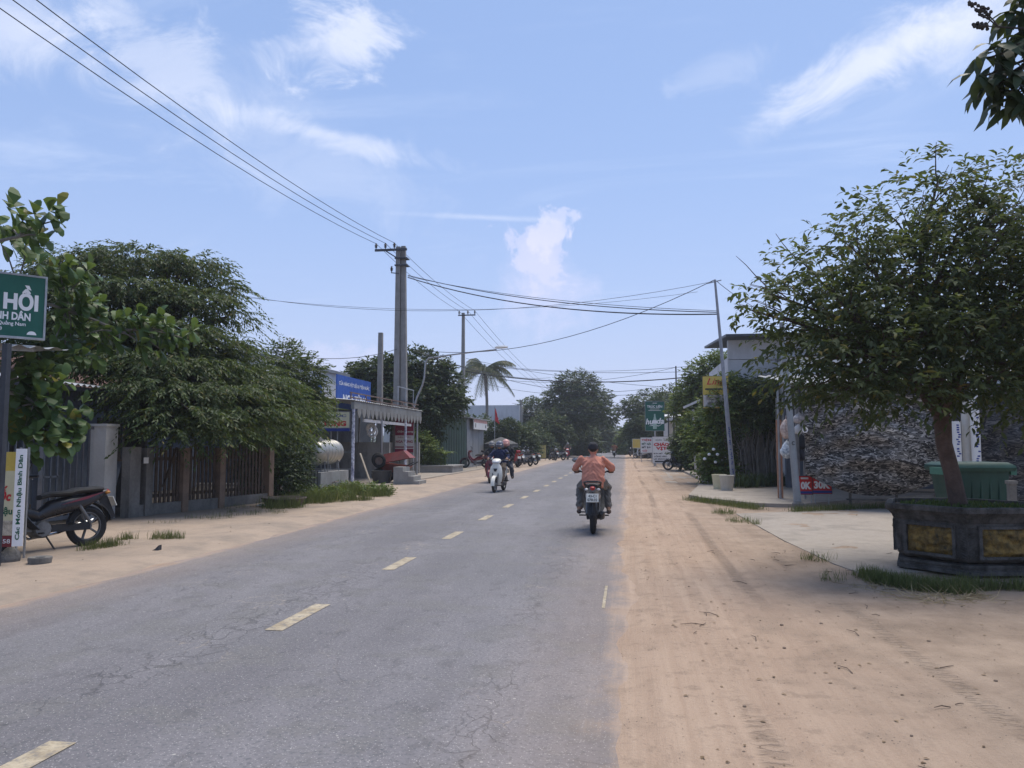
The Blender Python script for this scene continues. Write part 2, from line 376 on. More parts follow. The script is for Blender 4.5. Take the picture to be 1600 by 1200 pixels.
        bumpf = t.math('ADD', t.math('MULTIPLY', fine, .3), t.math('SUBTRACT', t.math('MULTIPLY', grit, .3), t.math('MULTIPLY', crack, .9)))
        rough, bs, bd = .82, .55, .012
    p = t.new('ShaderNodeBsdfPrincipled', i_Roughness=rough); t.set(p.inputs['Base Color'], c); p.inputs['Specular IOR Level'].default_value = .3
    bn = t.new('ShaderNodeBump', i_Strength=bs, i_Distance=bd); t.set(bn.inputs['Height'], bumpf); t.l.new(bn.outputs[0], p.inputs['Normal'])
    t.l.new(p.outputs[0], t.new('ShaderNodeOutputMaterial').inputs[0]); return m
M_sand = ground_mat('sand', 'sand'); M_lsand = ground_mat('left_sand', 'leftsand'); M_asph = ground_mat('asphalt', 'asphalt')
M_earth = mat('earth', (.16, .14, .10), .95, .3, .05, .3, 2)
M_conc = mat('concrete', (.325, .282, .235), .9, .16, .9, .35, 30, dirt=(.17, .15, .125), dirt_amt=.7, dscale=.9)
M_concd = mat('concrete_old', (.19, .18, .165), .92, .25, 2.0, .4, 26, dirt=(.07, .068, .06), dirt_amt=.8)
M_block = mat('concrete_block', (.30, .295, .28), .92, .14, 3.0, .35, 30, dirt=(.16, .15, .14), dirt_amt=.5)

def sheet(name, xs, ys, zf, m):
    X, Y = np.meshgrid(np.array(xs), np.array(ys)); Z = zf(X, Y); nx, ny = len(xs), len(ys)
    i = np.arange(ny-1)[:, None]*nx+np.arange(nx-1)[None, :]; f = np.stack([i, i+1, i+nx+1, i+nx], -1).reshape(-1, 4)
    return tag(raw_mesh(name, np.stack([X, Y, Z], -1).reshape(-1, 3), f, m, smooth=True), kind='structure')
def prog(a, b, s0, g):
    o = [a]; s = s0
    while o[-1] < b: o.append(o[-1]+s); s *= g
    return o
tag(MB().add([(-1500, -1500, -.12), (1500, -1500, -.12), (1500, 1500, -.12), (-1500, 1500, -.12)], [(0, 1, 2, 3)]).build('ground', M_earth), kind='structure')
road = tag(MB().add([(XL-.35, -12, 0), (XR+.6, -12, 0), (XR+.6, 700, 0), (XL-.35, 700, 0)], [(0, 1, 2, 3)]).build('road', M_asph), kind='structure')
def zr(X, Y):
    e = .0+.22*(vn(X*0+3.3, Y*.35)-.5)+.16*(vn(X*0+7.1, Y*1.7)-.5)
    z = np.clip((X-e)*.10, -.05, .03)
    rut = .010*(vn(X*5.5, Y*.10+4)-.5)*np.exp(-((X-1.2)/1.3)**2)*2
    for c0, ph in ((.62, .3), (1.25, 1.7), (1.95, .9)): rut = rut-.010*np.exp(-((X-c0-.05*np.sin(Y*.33+ph))/.075)**2)*vn(Y*.25+c0*5, Y*0+3)
    n = .016*(vn(X*1.3, Y*1.3)-.5)+.009*(vn(X*4.1, Y*4.1)-.5)+.006*(vn(X*11, Y*11)-.5)+rut
    return z+n*np.clip((X-e+.25)*2, .25, 1)
def zl(X, Y):
    e = XL+.22*(vn(X*0+1.3, Y*.4)-.5)+.16*(vn(X*0+5.1, Y*1.9)-.5)
    z = np.clip((e-X)*.10, -.05, .045)
    n = .02*(vn(X*1.1+9, Y*1.1)-.5)+.010*(vn(X*4.1, Y*4.1)-.5)+.006*(vn(X*11, Y*11)-.5)
    return z+n*np.clip((e-X+.25)*2, .25, 1)
ysn = prog(-6, 420, .055, 1.0065)
sheet('right_verge', list(np.arange(-.5, 4.2, .06))+prog(4.2, 40, .1, 1.06), ysn, zr, M_sand)
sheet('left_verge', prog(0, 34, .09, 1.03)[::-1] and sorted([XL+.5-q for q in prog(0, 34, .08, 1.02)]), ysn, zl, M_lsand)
# painted dashes on the centre line
M_dash = mat('worn_road_paint', (.36, .29, .19), .85, .22, 5, .3, 60, col2=(.43, .37, .27), dirt=(.16, .155, .155), dirt_amt=.85, dscale=14)
dash_px = [(70, 1185), (465, 965), (625, 880), (708, 836), (760, 811), (797, 790.5), (822, 777), (848, 765), (866, 755), (880, 748)]
def dash(x, y0, y1, wd=.15):
    MB().add([(x-wd/2, y0, .004), (x+wd/2, y0, .004), (x+wd/2, y1, .004), (x-wd/2, y1, .004)], [(0, 1, 2, 3)]).build('lane_dash', M_dash, road)
yc = 2.6
for i in range(34):
    dash(XC, yc, yc+1.02); yc += 3.36 if i == 0 else 3.0
dash(-.22, 7.2, 8.3, .028)
for k in range(3): dash(.35+.0*k, 33.5+k*9, 34.6+k*9, .5 if k == 0 else .12)
# concrete pads on the right
def pad(name, poly, z0, z1, m):
    return tag(MB().prism([V(p.x, p.y, 0) for p in poly], (0, 0, z0), (0, 0, z1)).build(name, m), kind='structure')
g = lambda a, b: G(a, b, .03)
pad('concrete_apron', [g(1150, 803), g(1225, 845), g(1300, 880), g(1345, 897), g(1480, 893), V(9, 9.8, 0), V(12, 13.5, 0), V(12, 17.0, 0), g(1400, 789), g(1255, 799)], -.05, .037, M_conc)
pad('raised_slab', [g(1076, 778), g(1100, 783), g(1180, 792), g(1250, 794), g(1330, 786.5), g(1460, 778), V(16, 19.0, 0), V(16, 40, 0), V(2.9, 40, 0), V(2.9, 30, 0)], -.05, .12, M_conc)
pad('side_paving', [V(1.5, 30, 0), V(2.88, 29, 0), V(2.88, 50, 0), V(1.7, 50, 0)], -.05, .026, M_conc)
pad('shop_forecourt', [V(-8.2, 25.5, 0), V(-8.0, 52, 0), V(-16, 52, 0), V(-16, 25.5, 0)], -.05, .075, M_conc)

# ------------------------------------------------------------------ vegetation builders
def leaf_arrays(pos, dr, nr, L, Wd, shape='diamond', bend=.15):
    """flat leaf per row: returns verts, faces. shape: diamond (4 v) or oval (7 v)"""
    N = len(pos); dr = dr/np.linalg.norm(dr, axis=1, keepdims=True); sd_ = np.cross(dr, nr); sd_ /= (np.linalg.norm(sd_, axis=1, keepdims=True)+1e-9); n2 = np.cross(sd_, dr)
    L = np.broadcast_to(L, (N,))[:, None]; Wd = np.broadcast_to(Wd, (N,))[:, None]
    prof = {'diamond': [(0, 0, 0), (.45, 1, .12), (1, 0, -1), (.45, -1, .12)],
            'lance': [(0, .06, 0), (.22, .72, .08), (.48, 1, .04), (.76, .72, -.3), (1.0, 0, -1), (.76, -.72, -.3), (.48, -1, .04), (.22, -.72, .08)],
            'oval': [(0, 0, 0), (.28, .85, .10), (.62, 1, 0), (1, 0, -1), (.62, -1, 0), (.28, -.85, .10)],
            'obovate': [(0, .08, 0), (.3, .45, .05), (.68, 1, 0), (.92, .6, -.6), (1.0, 0, -1), (.92, -.6, -.6), (.68, -1, 0), (.3, -.45, .05)]}[shape]
    vs = np.stack([pos+dr*L*a+sd_*Wd*.5*b+n2*L*bend*c for a, b, c in prof], 1); k = len(prof)
    base = np.arange(N)[:, None]*k
    tri = {'diamond': [(0, 1, 2), (0, 2, 3)], 'oval': [(0, 1, 5), (1, 2, 4), (1, 4, 5), (2, 3, 4)], 'lance': [(0, 1, 7), (1, 2, 6), (1, 6, 7), (2, 3, 5), (2, 5, 6), (3, 4, 5)], 'obovate': [(0, 1, 7), (1, 2, 7), (2, 6, 7), (2, 3, 6), (3, 5, 6), (3, 4, 5)]}[shape]
    f = np.concatenate([base+np.array(q)[None, :] for q in tri], 0)
    return vs.reshape(-1, 3), f
def unit(n): 
    a = rng.normal(size=(n, 3)); return a/np.linalg.norm(a, axis=1, keepdims=True)
def in_lobes(lobes, n, shell=.55):
    """points in a union of ellipsoids (c, r), biased outward; returns points and outward directions"""
    vol = np.array([l[1][0]*l[1][1]*l[1][2] for l in lobes])**.75; pick = rng.choice(len(lobes), n, p=vol/vol.sum())
    c = np.array([tuple(l[0]) for l in lobes])[pick]; r = np.array([l[1] for l in lobes])[pick]
    u = unit(n); q = rng.random(n)**(1/3); q = shell+(1-shell)*q if shell < 1 else q*0+1
    q = np.where(rng.random(n) < .25, rng.random(n), q)
    return c+u*r*q[:, None], u*r/np.linalg.norm(u*r, axis=1, keepdims=True)
def sprays(P, D, L, nl, ll, lw, droop=.3, ldroop=.4, fan=.9, shape='diamond', jit=.35, up=0.15, bend=.15):
    """twigs starting at P along D, each with nl leaves either side"""
    n = len(P); D = D+np.array([0, 0, up])+rng.normal(size=(n, 3))*jit; D /= np.linalg.norm(D, axis=1, keepdims=True)
    L = np.broadcast_to(L, (n,))*(.6+.8*rng.random(n)); tt = (np.arange(nl)+.6)/nl
    pos = P[:, None, :]+D[:, None, :]*(L[:, None]*tt[None, :])[..., None]; pos[..., 2] -= droop*L[:, None]*tt[None, :]**2
    side = np.cross(D, np.array([0, 0, 1.])); side /= (np.linalg.norm(side, axis=1, keepdims=True)+1e-6)
    sg = np.where(np.arange(nl) % 2 == 0, 1, -1)[None, :, None]
    dr = D[:, None, :]*(.55+.5*tt[None, :, None])+side[:, None, :]*sg*fan+np.array([0, 0, -ldroop])+rng.normal(size=(n, nl, 3))*.28
    nr = np.array([0, 0, 1.])+rng.normal(size=(n, nl, 3))*.45
    N = n*nl; k = .7+.6*rng.random(N)
    return leaf_arrays(pos.reshape(N, 3), dr.reshape(N, 3), nr.reshape(N, 3), ll*k, lw*k, shape, bend)
def merge(parts):
    vs, fs, o = [], [], 0
    for v, f in parts: vs.append(v); fs.append(f+o); o += len(v)
    return np.concatenate(vs), np.concatenate(fs)
def twig_mesh(b, P, D, L, droop, r=.006, m=0):
    for p, d0, l in zip(P, D, L):
        p = Vector(p); d0 = Vector(d0); b.tube([p, p+d0*l*.5, p+d0*l+V(0, 0, -droop*l)], [r, r*.7, r*.35], 3, m, cap=False)
M_bark = mat('bark', (.105, .080, .062), .92, .35, 7, .8, 35, dirt=(.20, .18, .15), dirt_amt=.5)
M_barkd = mat('bark_dark', (.055, .047, .040), .92, .3, 7, .8, 30)
M_barkg = mat('bark_grey', (.17, .155, .135), .92, .3, 6, .8, 30)
L_mid = leafmat('leaves_mid', (.030, .056, .020), (.082, .122, .038), (.14, .12, .03), .4)
L_dark = leafmat('leaves_dark', (.018, .038, .017), (.042, .074, .028), trans=.25)
L_yel = leafmat('leaves_light', (.075, .120, .030), (.155, .215, .055), (.20, .18, .04), .35)
L_far = leafmat('leaves_far', (.030, .053, .025), (.068, .102, .042), trans=.25)
L_plant = leafmat('leaves_planter', (.042, .062, .032), (.098, .126, .058), (.20, .16, .05), .42, .6, .2)
L_alm = leafmat('leaves_almond', (.050, .098, .030), (.105, .175, .050), (.22, .20, .03), .35, .4)
L_mango = leafmat('leaves_mango', (.024, .042, .022), (.045, .068, .030), trans=.2, rough=.45)
L_grass = leafmat('grass_blades', (.075, .100, .036), (.155, .175, .068), (.30, .25, .13), .45, .8)
L_dry = leafmat('dry_straw', (.30, .22, .12), (.45, .36, .22), trans=.2, rough=.8)
def limb_to(b, a, c, r0, r1, sag=.12, n=7, k=5):
    a = Vector(a); c = Vector(c); L = (c-a).length; pts = []; rr = []
    off = Vector((random.uniform(-1, 1), random.uniform(-1, 1), 0))*L*.08
    for i in range(k+1):
        t = i/k; p = a.lerp(c, t)+off*math.sin(PI*t)+V(0, 0, sag*L*math.sin(PI*t)); p += V(random.uniform(-1, 1), random.uniform(-1, 1), random.uniform(-1, 1))*L*.018*(0 < i < k)
        pts.append(p); rr.append(r0+(r1-r0)*t)
    b.tube(pts, rr, n, cap=False); return pts
def tree(name, label, base, fork, lobes, trunk_r, twigs, spray, leaf, bark=None, shell=.5, group=None, limbs=None, interior=.0):
    """tapered trunk to a fork, a limb into every lobe with side branches, crown of leaf sprays in the lobes"""
    base = Vector(base); root = thing(name, label, 'tree', base, group); b = MB(); fork = Vector(fork)
    H = fork-base; pts = []
    for i in range(7):
        t = i/6; pts.append(base+H*t+V(math.sin(t*5+base.x)*.03, math.cos(t*4+base.y)*.03, 0)*H.length*.6*math.sin(PI*t))
    b.tube(pts, [trunk_r*(1.45 if i == 0 else 1.12-.4*i/6) for i in range(7)], 10)
    for c, r in lobes:
        c = Vector(c); st = fork+(base-fork)*random.uniform(0, .12)
        lp = limb_to(b, st, c, trunk_r*.5, trunk_r*.10)
        for q in range(3):
            u = Vector(unit(1)[0]); e = c+Vector((u.x*r[0], u.y*r[1], u.z*r[2]))*.75
            limb_to(b, lp[random.choice((3, 4))], e, trunk_r*.16, trunk_r*.04, .05, 5, 3)
    b.build('trunk', bark or M_bark, root)
    P, D = in_lobes(lobes, twigs, shell)
    v, f = sprays(P, D, **spray)
    tag(raw_mesh('crown', v, f, leaf, root), kind='stuff'); return root
def bush(name, label, base, lobes, twigs, spray, leaf, cat='shrub', shell=.5, stem=.03, group=None):
    base = Vector(base); root = thing(name, label, cat, base, group); b = MB()
    for c, r in lobes:
        limb_to(b, base+V(random.uniform(-.1, .1), random.uniform(-.1, .1), 0), Vector(c), stem, stem*.4, .05, 5, 4)
    b.build('stem', M_bark, root); P, D = in_lobes(lobes, twigs, shell); v, f = sprays(P, D, **spray)
    tag(raw_mesh('foliage', v, f, leaf, root), kind='stuff'); return root
def grass(name, label, pts_fn, n, h=(.06, .18), leaf=None, wd=.008, lean=.6, cat='grass'):
    if leaf is None: n = int(n*1.7); wd *= .62; lean *= 1.5; h = (h[0]*.4, h[1]*1.1)
    P = pts_fn(n); N = len(P); a = rng.random(N)*2*PI; l = rng.random(N)**1.5*lean+(5 if lean > 5 else 0)
    dr = np.stack([np.cos(a)*l, np.sin(a)*l, np.ones(N)], 1); nr = np.stack([np.cos(a), np.sin(a), np.zeros(N)], 1)+rng.normal(size=(N, 3))*.3
    v, f = leaf_arrays(P, dr, nr, h[0]+(h[1]-h[0])*rng.random(N)**1.6, wd*(.7+.6*rng.random(N)), 'oval', .35)
    return tag(raw_mesh(name, v, f, leaf or L_grass), label, cat, kind='stuff')
def patch_pts(cs, z=.02, clump=.05):
    """blade roots gathered in tufts inside discs (x, y, r)"""
    def fn(n):
        w_ = np.array([c[2]**2 for c in cs]); pk = rng.choice(len(cs), n//9+1, p=w_/w_.sum()); c = np.array(cs)[pk]
        a = rng.random(len(pk))*2*PI; q = np.sqrt(rng.random(len(pk)))*c[:, 2]; X = c[:, 0]+np.cos(a)*q; Y = c[:, 1]+np.sin(a)*q
        X = np.repeat(X, 9)+rng.normal(size=len(X)*9)*clump; Y = np.repeat(Y, 9)+rng.normal(size=len(Y)*9)*clump
        return np.stack([X, Y, np.full(len(X), z)], 1)
    return fn
# ------------------------------------------------------------------ LEFT SIDE: stall, sign, gate, house, fence
M_green = mat('sign_green', (.012, .105, .075), .45, .12, 1.5, dirt=(.03, .12, .09), dirt_amt=.3)
M_white = mat('white_paint', (.72, .71, .69), .6, .06, 2, dirt=(.48, .46, .42), dirt_amt=.35)
M_ink = mat('ink_white', (.80, .80, .80), .5, .03)
M_inkg = mat('ink_green', (.01, .10, .05), .5, .1)
M_inkb = mat('ink_blue', (.02, .04, .22), .5, .1)
M_inkk = mat('ink_black', (.03, .03, .035), .5, .1)
M_red = mat('ink_red', (.52, .030, .032), .5, .08)
M_yel = mat('sign_yellow', (.60, .44, .085), .5, .12, 2, dirt=(.52, .46, .30), dirt_amt=.5)
M_cream = mat('sign_cream', (.62, .58, .38), .55, .08)
M_steel = mat('galvanised_steel', (.36, .37, .38), .42, .18, 6, metal=.7, dirt=(.22, .17, .13), dirt_amt=.4)
M_steeld = mat('dark_steel', (.055, .06, .07), .5, .2, 6, metal=.3)
M_rust = mat('rusty_steel', (.16, .10, .075), .8, .3, 8, .3, dirt=(.30, .29, .28), dirt_amt=.5)
M_gate = mat('gate_paint', (.065, .08, .105), .5, .2, 6, dirt=(.12, .10, .09), dirt_amt=.5)
M_zinc = mat('zinc_sheet', (.42, .43, .44), .5, .2, 2, metal=.35, dirt=(.22, .18, .15), dirt_amt=.5)
M_wood = mat('weathered_wood', (.085, .060, .045), .85, .35, 6, .5, 40, dirt=(.06, .045, .035), dirt_amt=.6)
M_plaster = mat('pale_plaster', (.55, .53, .49), .9, .1, 1.5, .15, 30, dirt=(.30, .28, .25), dirt_amt=.45)
M_bluewall = mat('blue_grey_wall', (.10, .115, .14), .9, .2, 1.5, .2, 20, dirt=(.05, .05, .055), dirt_amt=.6)
M_tile = mat('roof_tile', (.13, .07, .055), .9, .3, 3, .5, 12)

# food stall with corrugated roof, green sign board on its edge
st = thing('food_stall', 'dark post and corrugated roof edge of food stall under green sign', 'stall', (-7.45, 8.3, 0))
MB().bar(G(-7, 892)-V(0, 0, .05), G(-7, 892)+V(0, 0, 2.7), .07, .07).build('post', M_steeld, st)
MB().bar((-9.9, 5.6, -.05), (-9.9, 5.6, 2.9), .08, .08).build('post', M_steeld, st)
MB().bar((-9.9, 5.6, 2.62), AY(53, 545, 8.9), .05, .08).build('beam', M_steel, st)
a = AY(108, 546, 9.0); al = V(-3.4, -3.9, .0); corrugated(a, al, V(-2.2, 1.9, .25), 26, .018).build('roof_sheet', M_zinc, st)
sg = thing('green_sign', 'large green sign board with white lettering above stall roof', 'sign', (-7.35, 8.9, 2.75))
rt = V(.66, .75, 0).normalized(); e1 = AY(71, 432, 9.1); e0 = AY(66, 533, 9.1)
rC = (e1+e0)/2; Wb = 2.6
bd = Board(sg, rC-rt*Wb/2, rt, (0, 0, 1), Wb, .80, M_green, .05, M_steel, .025)
def gtxt(s, x0, x1, y, h, bold=.03):   # x measured from the board's right edge in metres
    bd.text(s, ((Wb-(x0+x1)/2)-Wb/2)/Wb, y, (x0-x1)/Wb, h, M_ink, bold)
gtxt('A HỒI', .70, .07, .14, .42, .045); gtxt('BÌNH DÂN', .62, .15, -.155, .16, .035); gtxt('Điện Bàn, Quảng Nam', .78, .20, -.30, .085, .015); gtxt('484 379', .62, .46, -.39, .06, .015)
bd.shape([(.5-.13/Wb*1+.055*math.cos(q*PI/8)/Wb, -.46+.06*math.sin(q*PI/8)/.8*.8) for q in range(9)], M_ink)
for q in (.5, 1.9):
    MB().bar(rC-rt*q+V(0, 0, -.78)-bd.n*.06, rC-rt*q+V(0, 0, .40)-bd.n*.06, .04, .04).build('post', M_steel, sg)

# standing poster box with the white side strip
bx_ = thing('menu_stand', 'yellow food poster stand with white green-lettered side strip beside stall post', 'sign', (-7.4, 8.5, 0))
rr = _R.copy(); pc = AY(14, 778, 8.42)
MB().bar(G(24, 882), G(24, 882)+V(0, 0, 1.45), .02, .02).build('leg', M_steel, bx_); MB().bar(G(37, 878), G(37, 878)+V(0, 0, 1.45), .02, .02).build('leg', M_steel, bx_)
MB().bar(G(-70, 900), G(-70, 900)+V(0, 0, 1.5), .02, .02).build('leg', M_steel, bx_)
pb = Board(bx_, AY(-22, 780, 8.42), rr, (0, 0, 1), .72, 1.15, M_cream, .02, name='poster')
pb.patch(0, .40, 1, .2, M_yel); pb.text('Ốc', .33, .06, .22, .16, M_red, .04, .2); pb.text('Nhậu', .30, -.13, .34, .10, M_inkg, .03)
M_food = mat('food_photo', (.45, .36, .25), .6, .5, 14, col2=(.5, .45, .36)); pb.patch(.33, -.30, .32, .15, M_food); pb.patch(0, -.44, 1, .12, mat('maroon_print', (.20, .03, .035), .5, .1)); pb.text('258', .36, -.44, .2, .045, M_ink, .01)
sb = Board(bx_, AY(30.5, 777, 8.40), _R*.93+_fh*.36, (0, 0, 1), .115, 1.17, M_ink, .015, name='side_strip')
lettering(sb.p, 'Các Món Nhậu Bình Dân', sb.face(), sb.u, -sb.r, .0, .0, 1.02, .062, M_inkg, .03)
# stones and block at the foot
def stone(name, label, c, r, m, seed, cat='stone'):
    rs = np.random.default_rng(seed); b = MB().ell((0, 0, 0), r, 11, 8); 
    b.v = [tuple(Vector(c)+Vector(p)*(1+.22*(float(vn(p[0]*9+seed, p[1]*9+p[2]*7))-.5)*2)) for p in b.v]
    return tag(b.build(name, m, None, c), label, cat)
M_rock = mat('rock', (.13, .125, .12), .95, .3, 9, .8, 30)
stone('rock', 'rough dark grey rock at the foot of the poster stand', G(14, 884)+V(0, 0, .07), (.13, .11, .14), M_rock, 5)
cb = G(62, 887); tag(MB().lathe([(.115, 0), (.135, .11), (.13, .13), (.06, .125), (.05, .09)], cb, 14).build('concrete_footing', M_concd, None, cb), 'small round concrete footing lying on sand near poster stand', 'concrete block')
stone('pebble', 'small pale stone in front of round concrete footing', G(64, 890)+V(0, 0, .02), (.035, .03, .025), M_block, 9)
# shoe-like black rubber scrap
sc = G(234, 865); b = MB().loft([[sc+V(x, y*wd, z) for x, y, z in ((q*.30-.15, -.05, .0), (q*.30-.15, .05, .0), (q*.30-.15, .05, h), (q*.30-.15, -.05, h))] for q, wd, h in ((0, .5, .03), (.2, 1, .05), (.6, .9, .04), (.85, 1, .07), (1, .7, .12))])
tag(b.build('rubber_scrap', M_steeld, None, sc), 'black curled rubber scrap on the sand near road edge', 'litter')

# steel gate with vertical bars and the pale pillar
gt = thing('steel_gate', 'dark blue steel gate of vertical bars behind parked motorbike', 'gate', (-10.2, 12.6, 0))
for i in range(19): MB().bar((-10.25, 10.55+i*.165, .10), (-10.25, 10.55+i*.165, 1.85), .03, .03).build('bar', M_gate, gt)
MB().bar((-10.25, 10.4, .14), (-10.25, 13.62, .14), .04, .06).build('rail', M_gate, gt); MB().bar((-10.25, 10.4, 1.80), (-10.25, 13.62, 1.80), .04, .06).build('rail', M_gate, gt)
MB().bar((-10.22, 12.2, .05), (-10.22, 12.2, 2.3), .11, .11).build('post', M_gate, gt); MB().bar((-10.25, 12.2, .9), (-10.25, 12.75, .9), .03, .03).build('latch', M_gate, gt)
pp = V(-10.2, 13.86, 0); tag(MB().box(pp+V(0, 0, .9), (.36, .36, 1.9)).box(pp+V(0, 0, 1.86), (.40, .40, .05)).build('gate_pillar', M_plaster, None, pp), 'white plastered square pillar at the end of the steel gate', 'pillar')

# house behind the gate and fence
hs = thing('left_house', 'low dark blue-grey house with tiled roof behind wooden fence', 'house', (-15, 16, 0))
MB().span((-20, 9, -.05), (-14.2, 24, 3.0)).build('wall', M_bluewall, hs)
for y in (11.5, 15, 19): 
    wn = MB().span((-14.20, y, .05 if y == 15 else 1.0), (-14.12, y+1.2, 2.2)).build('door' if y == 15 else 'window', M_wood, hs)
    for q in range(6): MB().bar((-14.08, y+.1+q*.2, .1 if y == 15 else 1.05), (-14.08, y+.1+q*.2, 2.15), .03, .03).build('bar', M_steeld, wn)
MB().loft([[V(-13.4, 8.6, 2.9), V(-17.2, 8.6, 4.3), V(-21, 8.6, 2.9), V(-17.2, 8.6, 4.15)], [V(-13.4, 24.4, 2.9), V(-17.2, 24.4, 4.3), V(-21, 24.4, 2.9), V(-17.2, 24.4, 4.15)]]).build('roof', M_tile, hs)
aw = thing('corrugated_awning', 'grey corrugated metal awning over the gate under big tree', 'awning', (-11.5, 13, 0))
corrugated((-10.35, 9.4, 2.62), (.0, 5.0, 0), (-3.8, 0, .5), 30, .022).build('roof_sheet', M_zinc, aw)
for y in (9.6, 14.25): MB().bar((-10.45, y, 0), (-10.45, y, 2.6), .06, .06).build('post', M_steeld, aw)
MB().bar((-10.45, 9.4, 2.55), (-10.45, 14.4, 2.55), .05, .08).build('beam', M_steeld, aw)
# wooden slat fence on a low wall
fa = V(-9.78, 14.15, 0); fb = V(-8.85, 18.2, 0); fd = (fb-fa).normalized(); fn_ = V(fd.y, -fd.x, 0); FM = Matrix((fd, fn_, V(0, 0, 1))).transposed(); Lf = (fb-fa).length
fe = thing('slat_fence', 'weathered brown wooden slat fence on low wall under the big tree', 'fence', fa)
MB().box(fa+fd*Lf/2+V(0, 0, .10), (Lf, .14, .34), FM).build('base_wall', M_concd, fe)
pill = [.0, .36, 1.35, 2.45, Lf]
for i, q in enumerate(pill):
    tag(MB().box(fa+fd*q+V(0, 0, .68), (.26 if i == 0 else .17, .22, 1.45 if i else 1.5), FM).build('pillar', M_concd if i < 2 else mat('brown_pillar', (.24, .17, .125), .9, .2, 4, .3, dirt=(.1, .08, .07), dirt_amt=.6), fe), None)
for z in (.42, 1.18): MB().box(fa+fd*Lf/2+V(0, 0, z)-fn_*.03, (Lf, .04, .07), FM).build('rail', M_wood, fe)
q = .50
sl = None
while q < Lf-.08:
    if min(abs(q-p) for p in pill) > .12:
        h = 1.16+random.uniform(-.04, .05)
        o = MB().box(fa+fd*q+V(0, 0, .27+h/2)+fn_*.012, (.065, .022, h), FM @ Matrix.Rotation(random.uniform(-.02, .02), 3, 'Y')).build('slat', M_wood, fe)
    q += .118
MB().bar(fa+fd*.78+V(0, 0, .6)+fn_*.04, fa+fd*1.12+V(0, 0, 1.42)+fn_*.04, .05, .02).build('brace', M_wood, fe)
nb = thing('paper_notice', 'small white paper notice nailed to the fence board', 'notice', fa+fd*.25+V(0, 0, 1.1))
Board(nb, fa+fd*.21+V(0, 0, 1.16)+fn_*.16, -fd if False else fd, (0, 0, 1), .12, .12, M_white, .004, name='sheet')
# wide shallow clay basin and litter
bs = V(-8.0, 17.3, 0); tag(MB().lathe([(.30, 0), (.40, .05), (.50, .20), (.53, .22), (.52, .24), (.47, .20), (.36, .07)], bs, 20).build('clay_basin', mat('clay', (.13, .105, .09), .9, .25, 5, .3), None, bs), 'wide shallow clay basin standing below the fence end', 'basin')
stone('plastic_bag_litter', 'crumpled pale plastic litter on the ground near clay basin', G(408, 793)+V(0, 0, .04), (.14, .1, .05), M_white, 3, 'litter')

# big layered tree: drooping tiers of small leaves
lob = []
def LB(lst, px, py, Y, rx, rz, ry=None): lst.append((AY(px, py, Y), (rx, ry or rx*.9, rz)))
for a in [(70, 440, 16, .8, .22), (135, 415, 16.5, .9, .22), (215, 405, 17, 1.1, .22), (290, 415, 17.5, .8, .2), (335, 450, 17.8, .6, .18), (110, 470, 15.8, 1.2, .25), (200, 455, 16.5, 1.3, .25), (290, 470, 17, 1.1, .22), (355, 495, 17.8, .5, .2),
          (80, 510, 16, 1.2, .3), (170, 510, 15.8, 1.3, .25), (255, 520, 16.2, 1.3, .22), (330, 540, 17, .9, .2), (130, 550, 16, 1.3, .3), (220, 565, 15.3, 1.3, .18), (300, 575, 16, 1.2, .18), (375, 575, 17.2, .7, .18),
          (250, 605, 14.9, 1.0, .14), (330, 612, 15.6, 1.1, .15), (405, 600, 17, .8, .16), (220, 630, 14.8, .6, .12), (295, 645, 14.8, 1.0, .13), (375, 640, 15.8, 1.0, .13), (440, 630, 17.5, .7, .15), (270, 672, 14.6, .6, .10), (340, 672, 15.2, .8, .11), (410, 668, 16.4, .8, .12), (455, 655, 18, .5, .14)]: LB(lob, *a)
tree('spreading_tree', 'large dark spreading tree with drooping leaf tiers over wooden fence', (-11.6, 16.6, 0), (-11.2, 16.6, 2.9), lob, .26, 6600,
     dict(L=.60, nl=16, ll=.115, lw=.040, droop=.42, ldroop=.65, fan=.75, jit=.16, up=.02), L_mid, M_barkd, .3)
lob = []
for a in [(470, 590, 21.5, .5, .5), (465, 625, 21.8, .7, .35), (445, 565, 22, .35, .5), (490, 648, 22.5, .4, .18), (435, 680, 21, .5, .3), (430, 650, 21, .8, .5)]: LB(lob, *a)
tree('slender_tree', 'smaller light-twigged tree at the right end of fence beside water tank', (-9.9, 20.6, 0), (-9.8, 20.8, 2.2), lob, .09, 1500, dict(L=.5, nl=12, ll=.12, lw=.045, droop=.3, ldroop=.4, fan=.8), L_mid, M_barkd, .4)
bush('vine_thicket', 'dark tangled vine thicket between wooden fence and water tank', (-9.2, 19.6, 0), [(V(-9.2, 19.3, .6), (.7, .7, .6)), (V(-9.3, 19.9, 1.3), (.75, .7, .6)), (V(-9.0, 20.0, .45), (.3, .4, .4)), (V(-9.4, 19.2, 1.9), (.6, .6, .4)), (V(-10.1, 20.3, 1.2), (.6, .7, .8))], 1500, dict(L=.35, nl=9, ll=.09, lw=.05, droop=.3, ldroop=.5), L_dark)

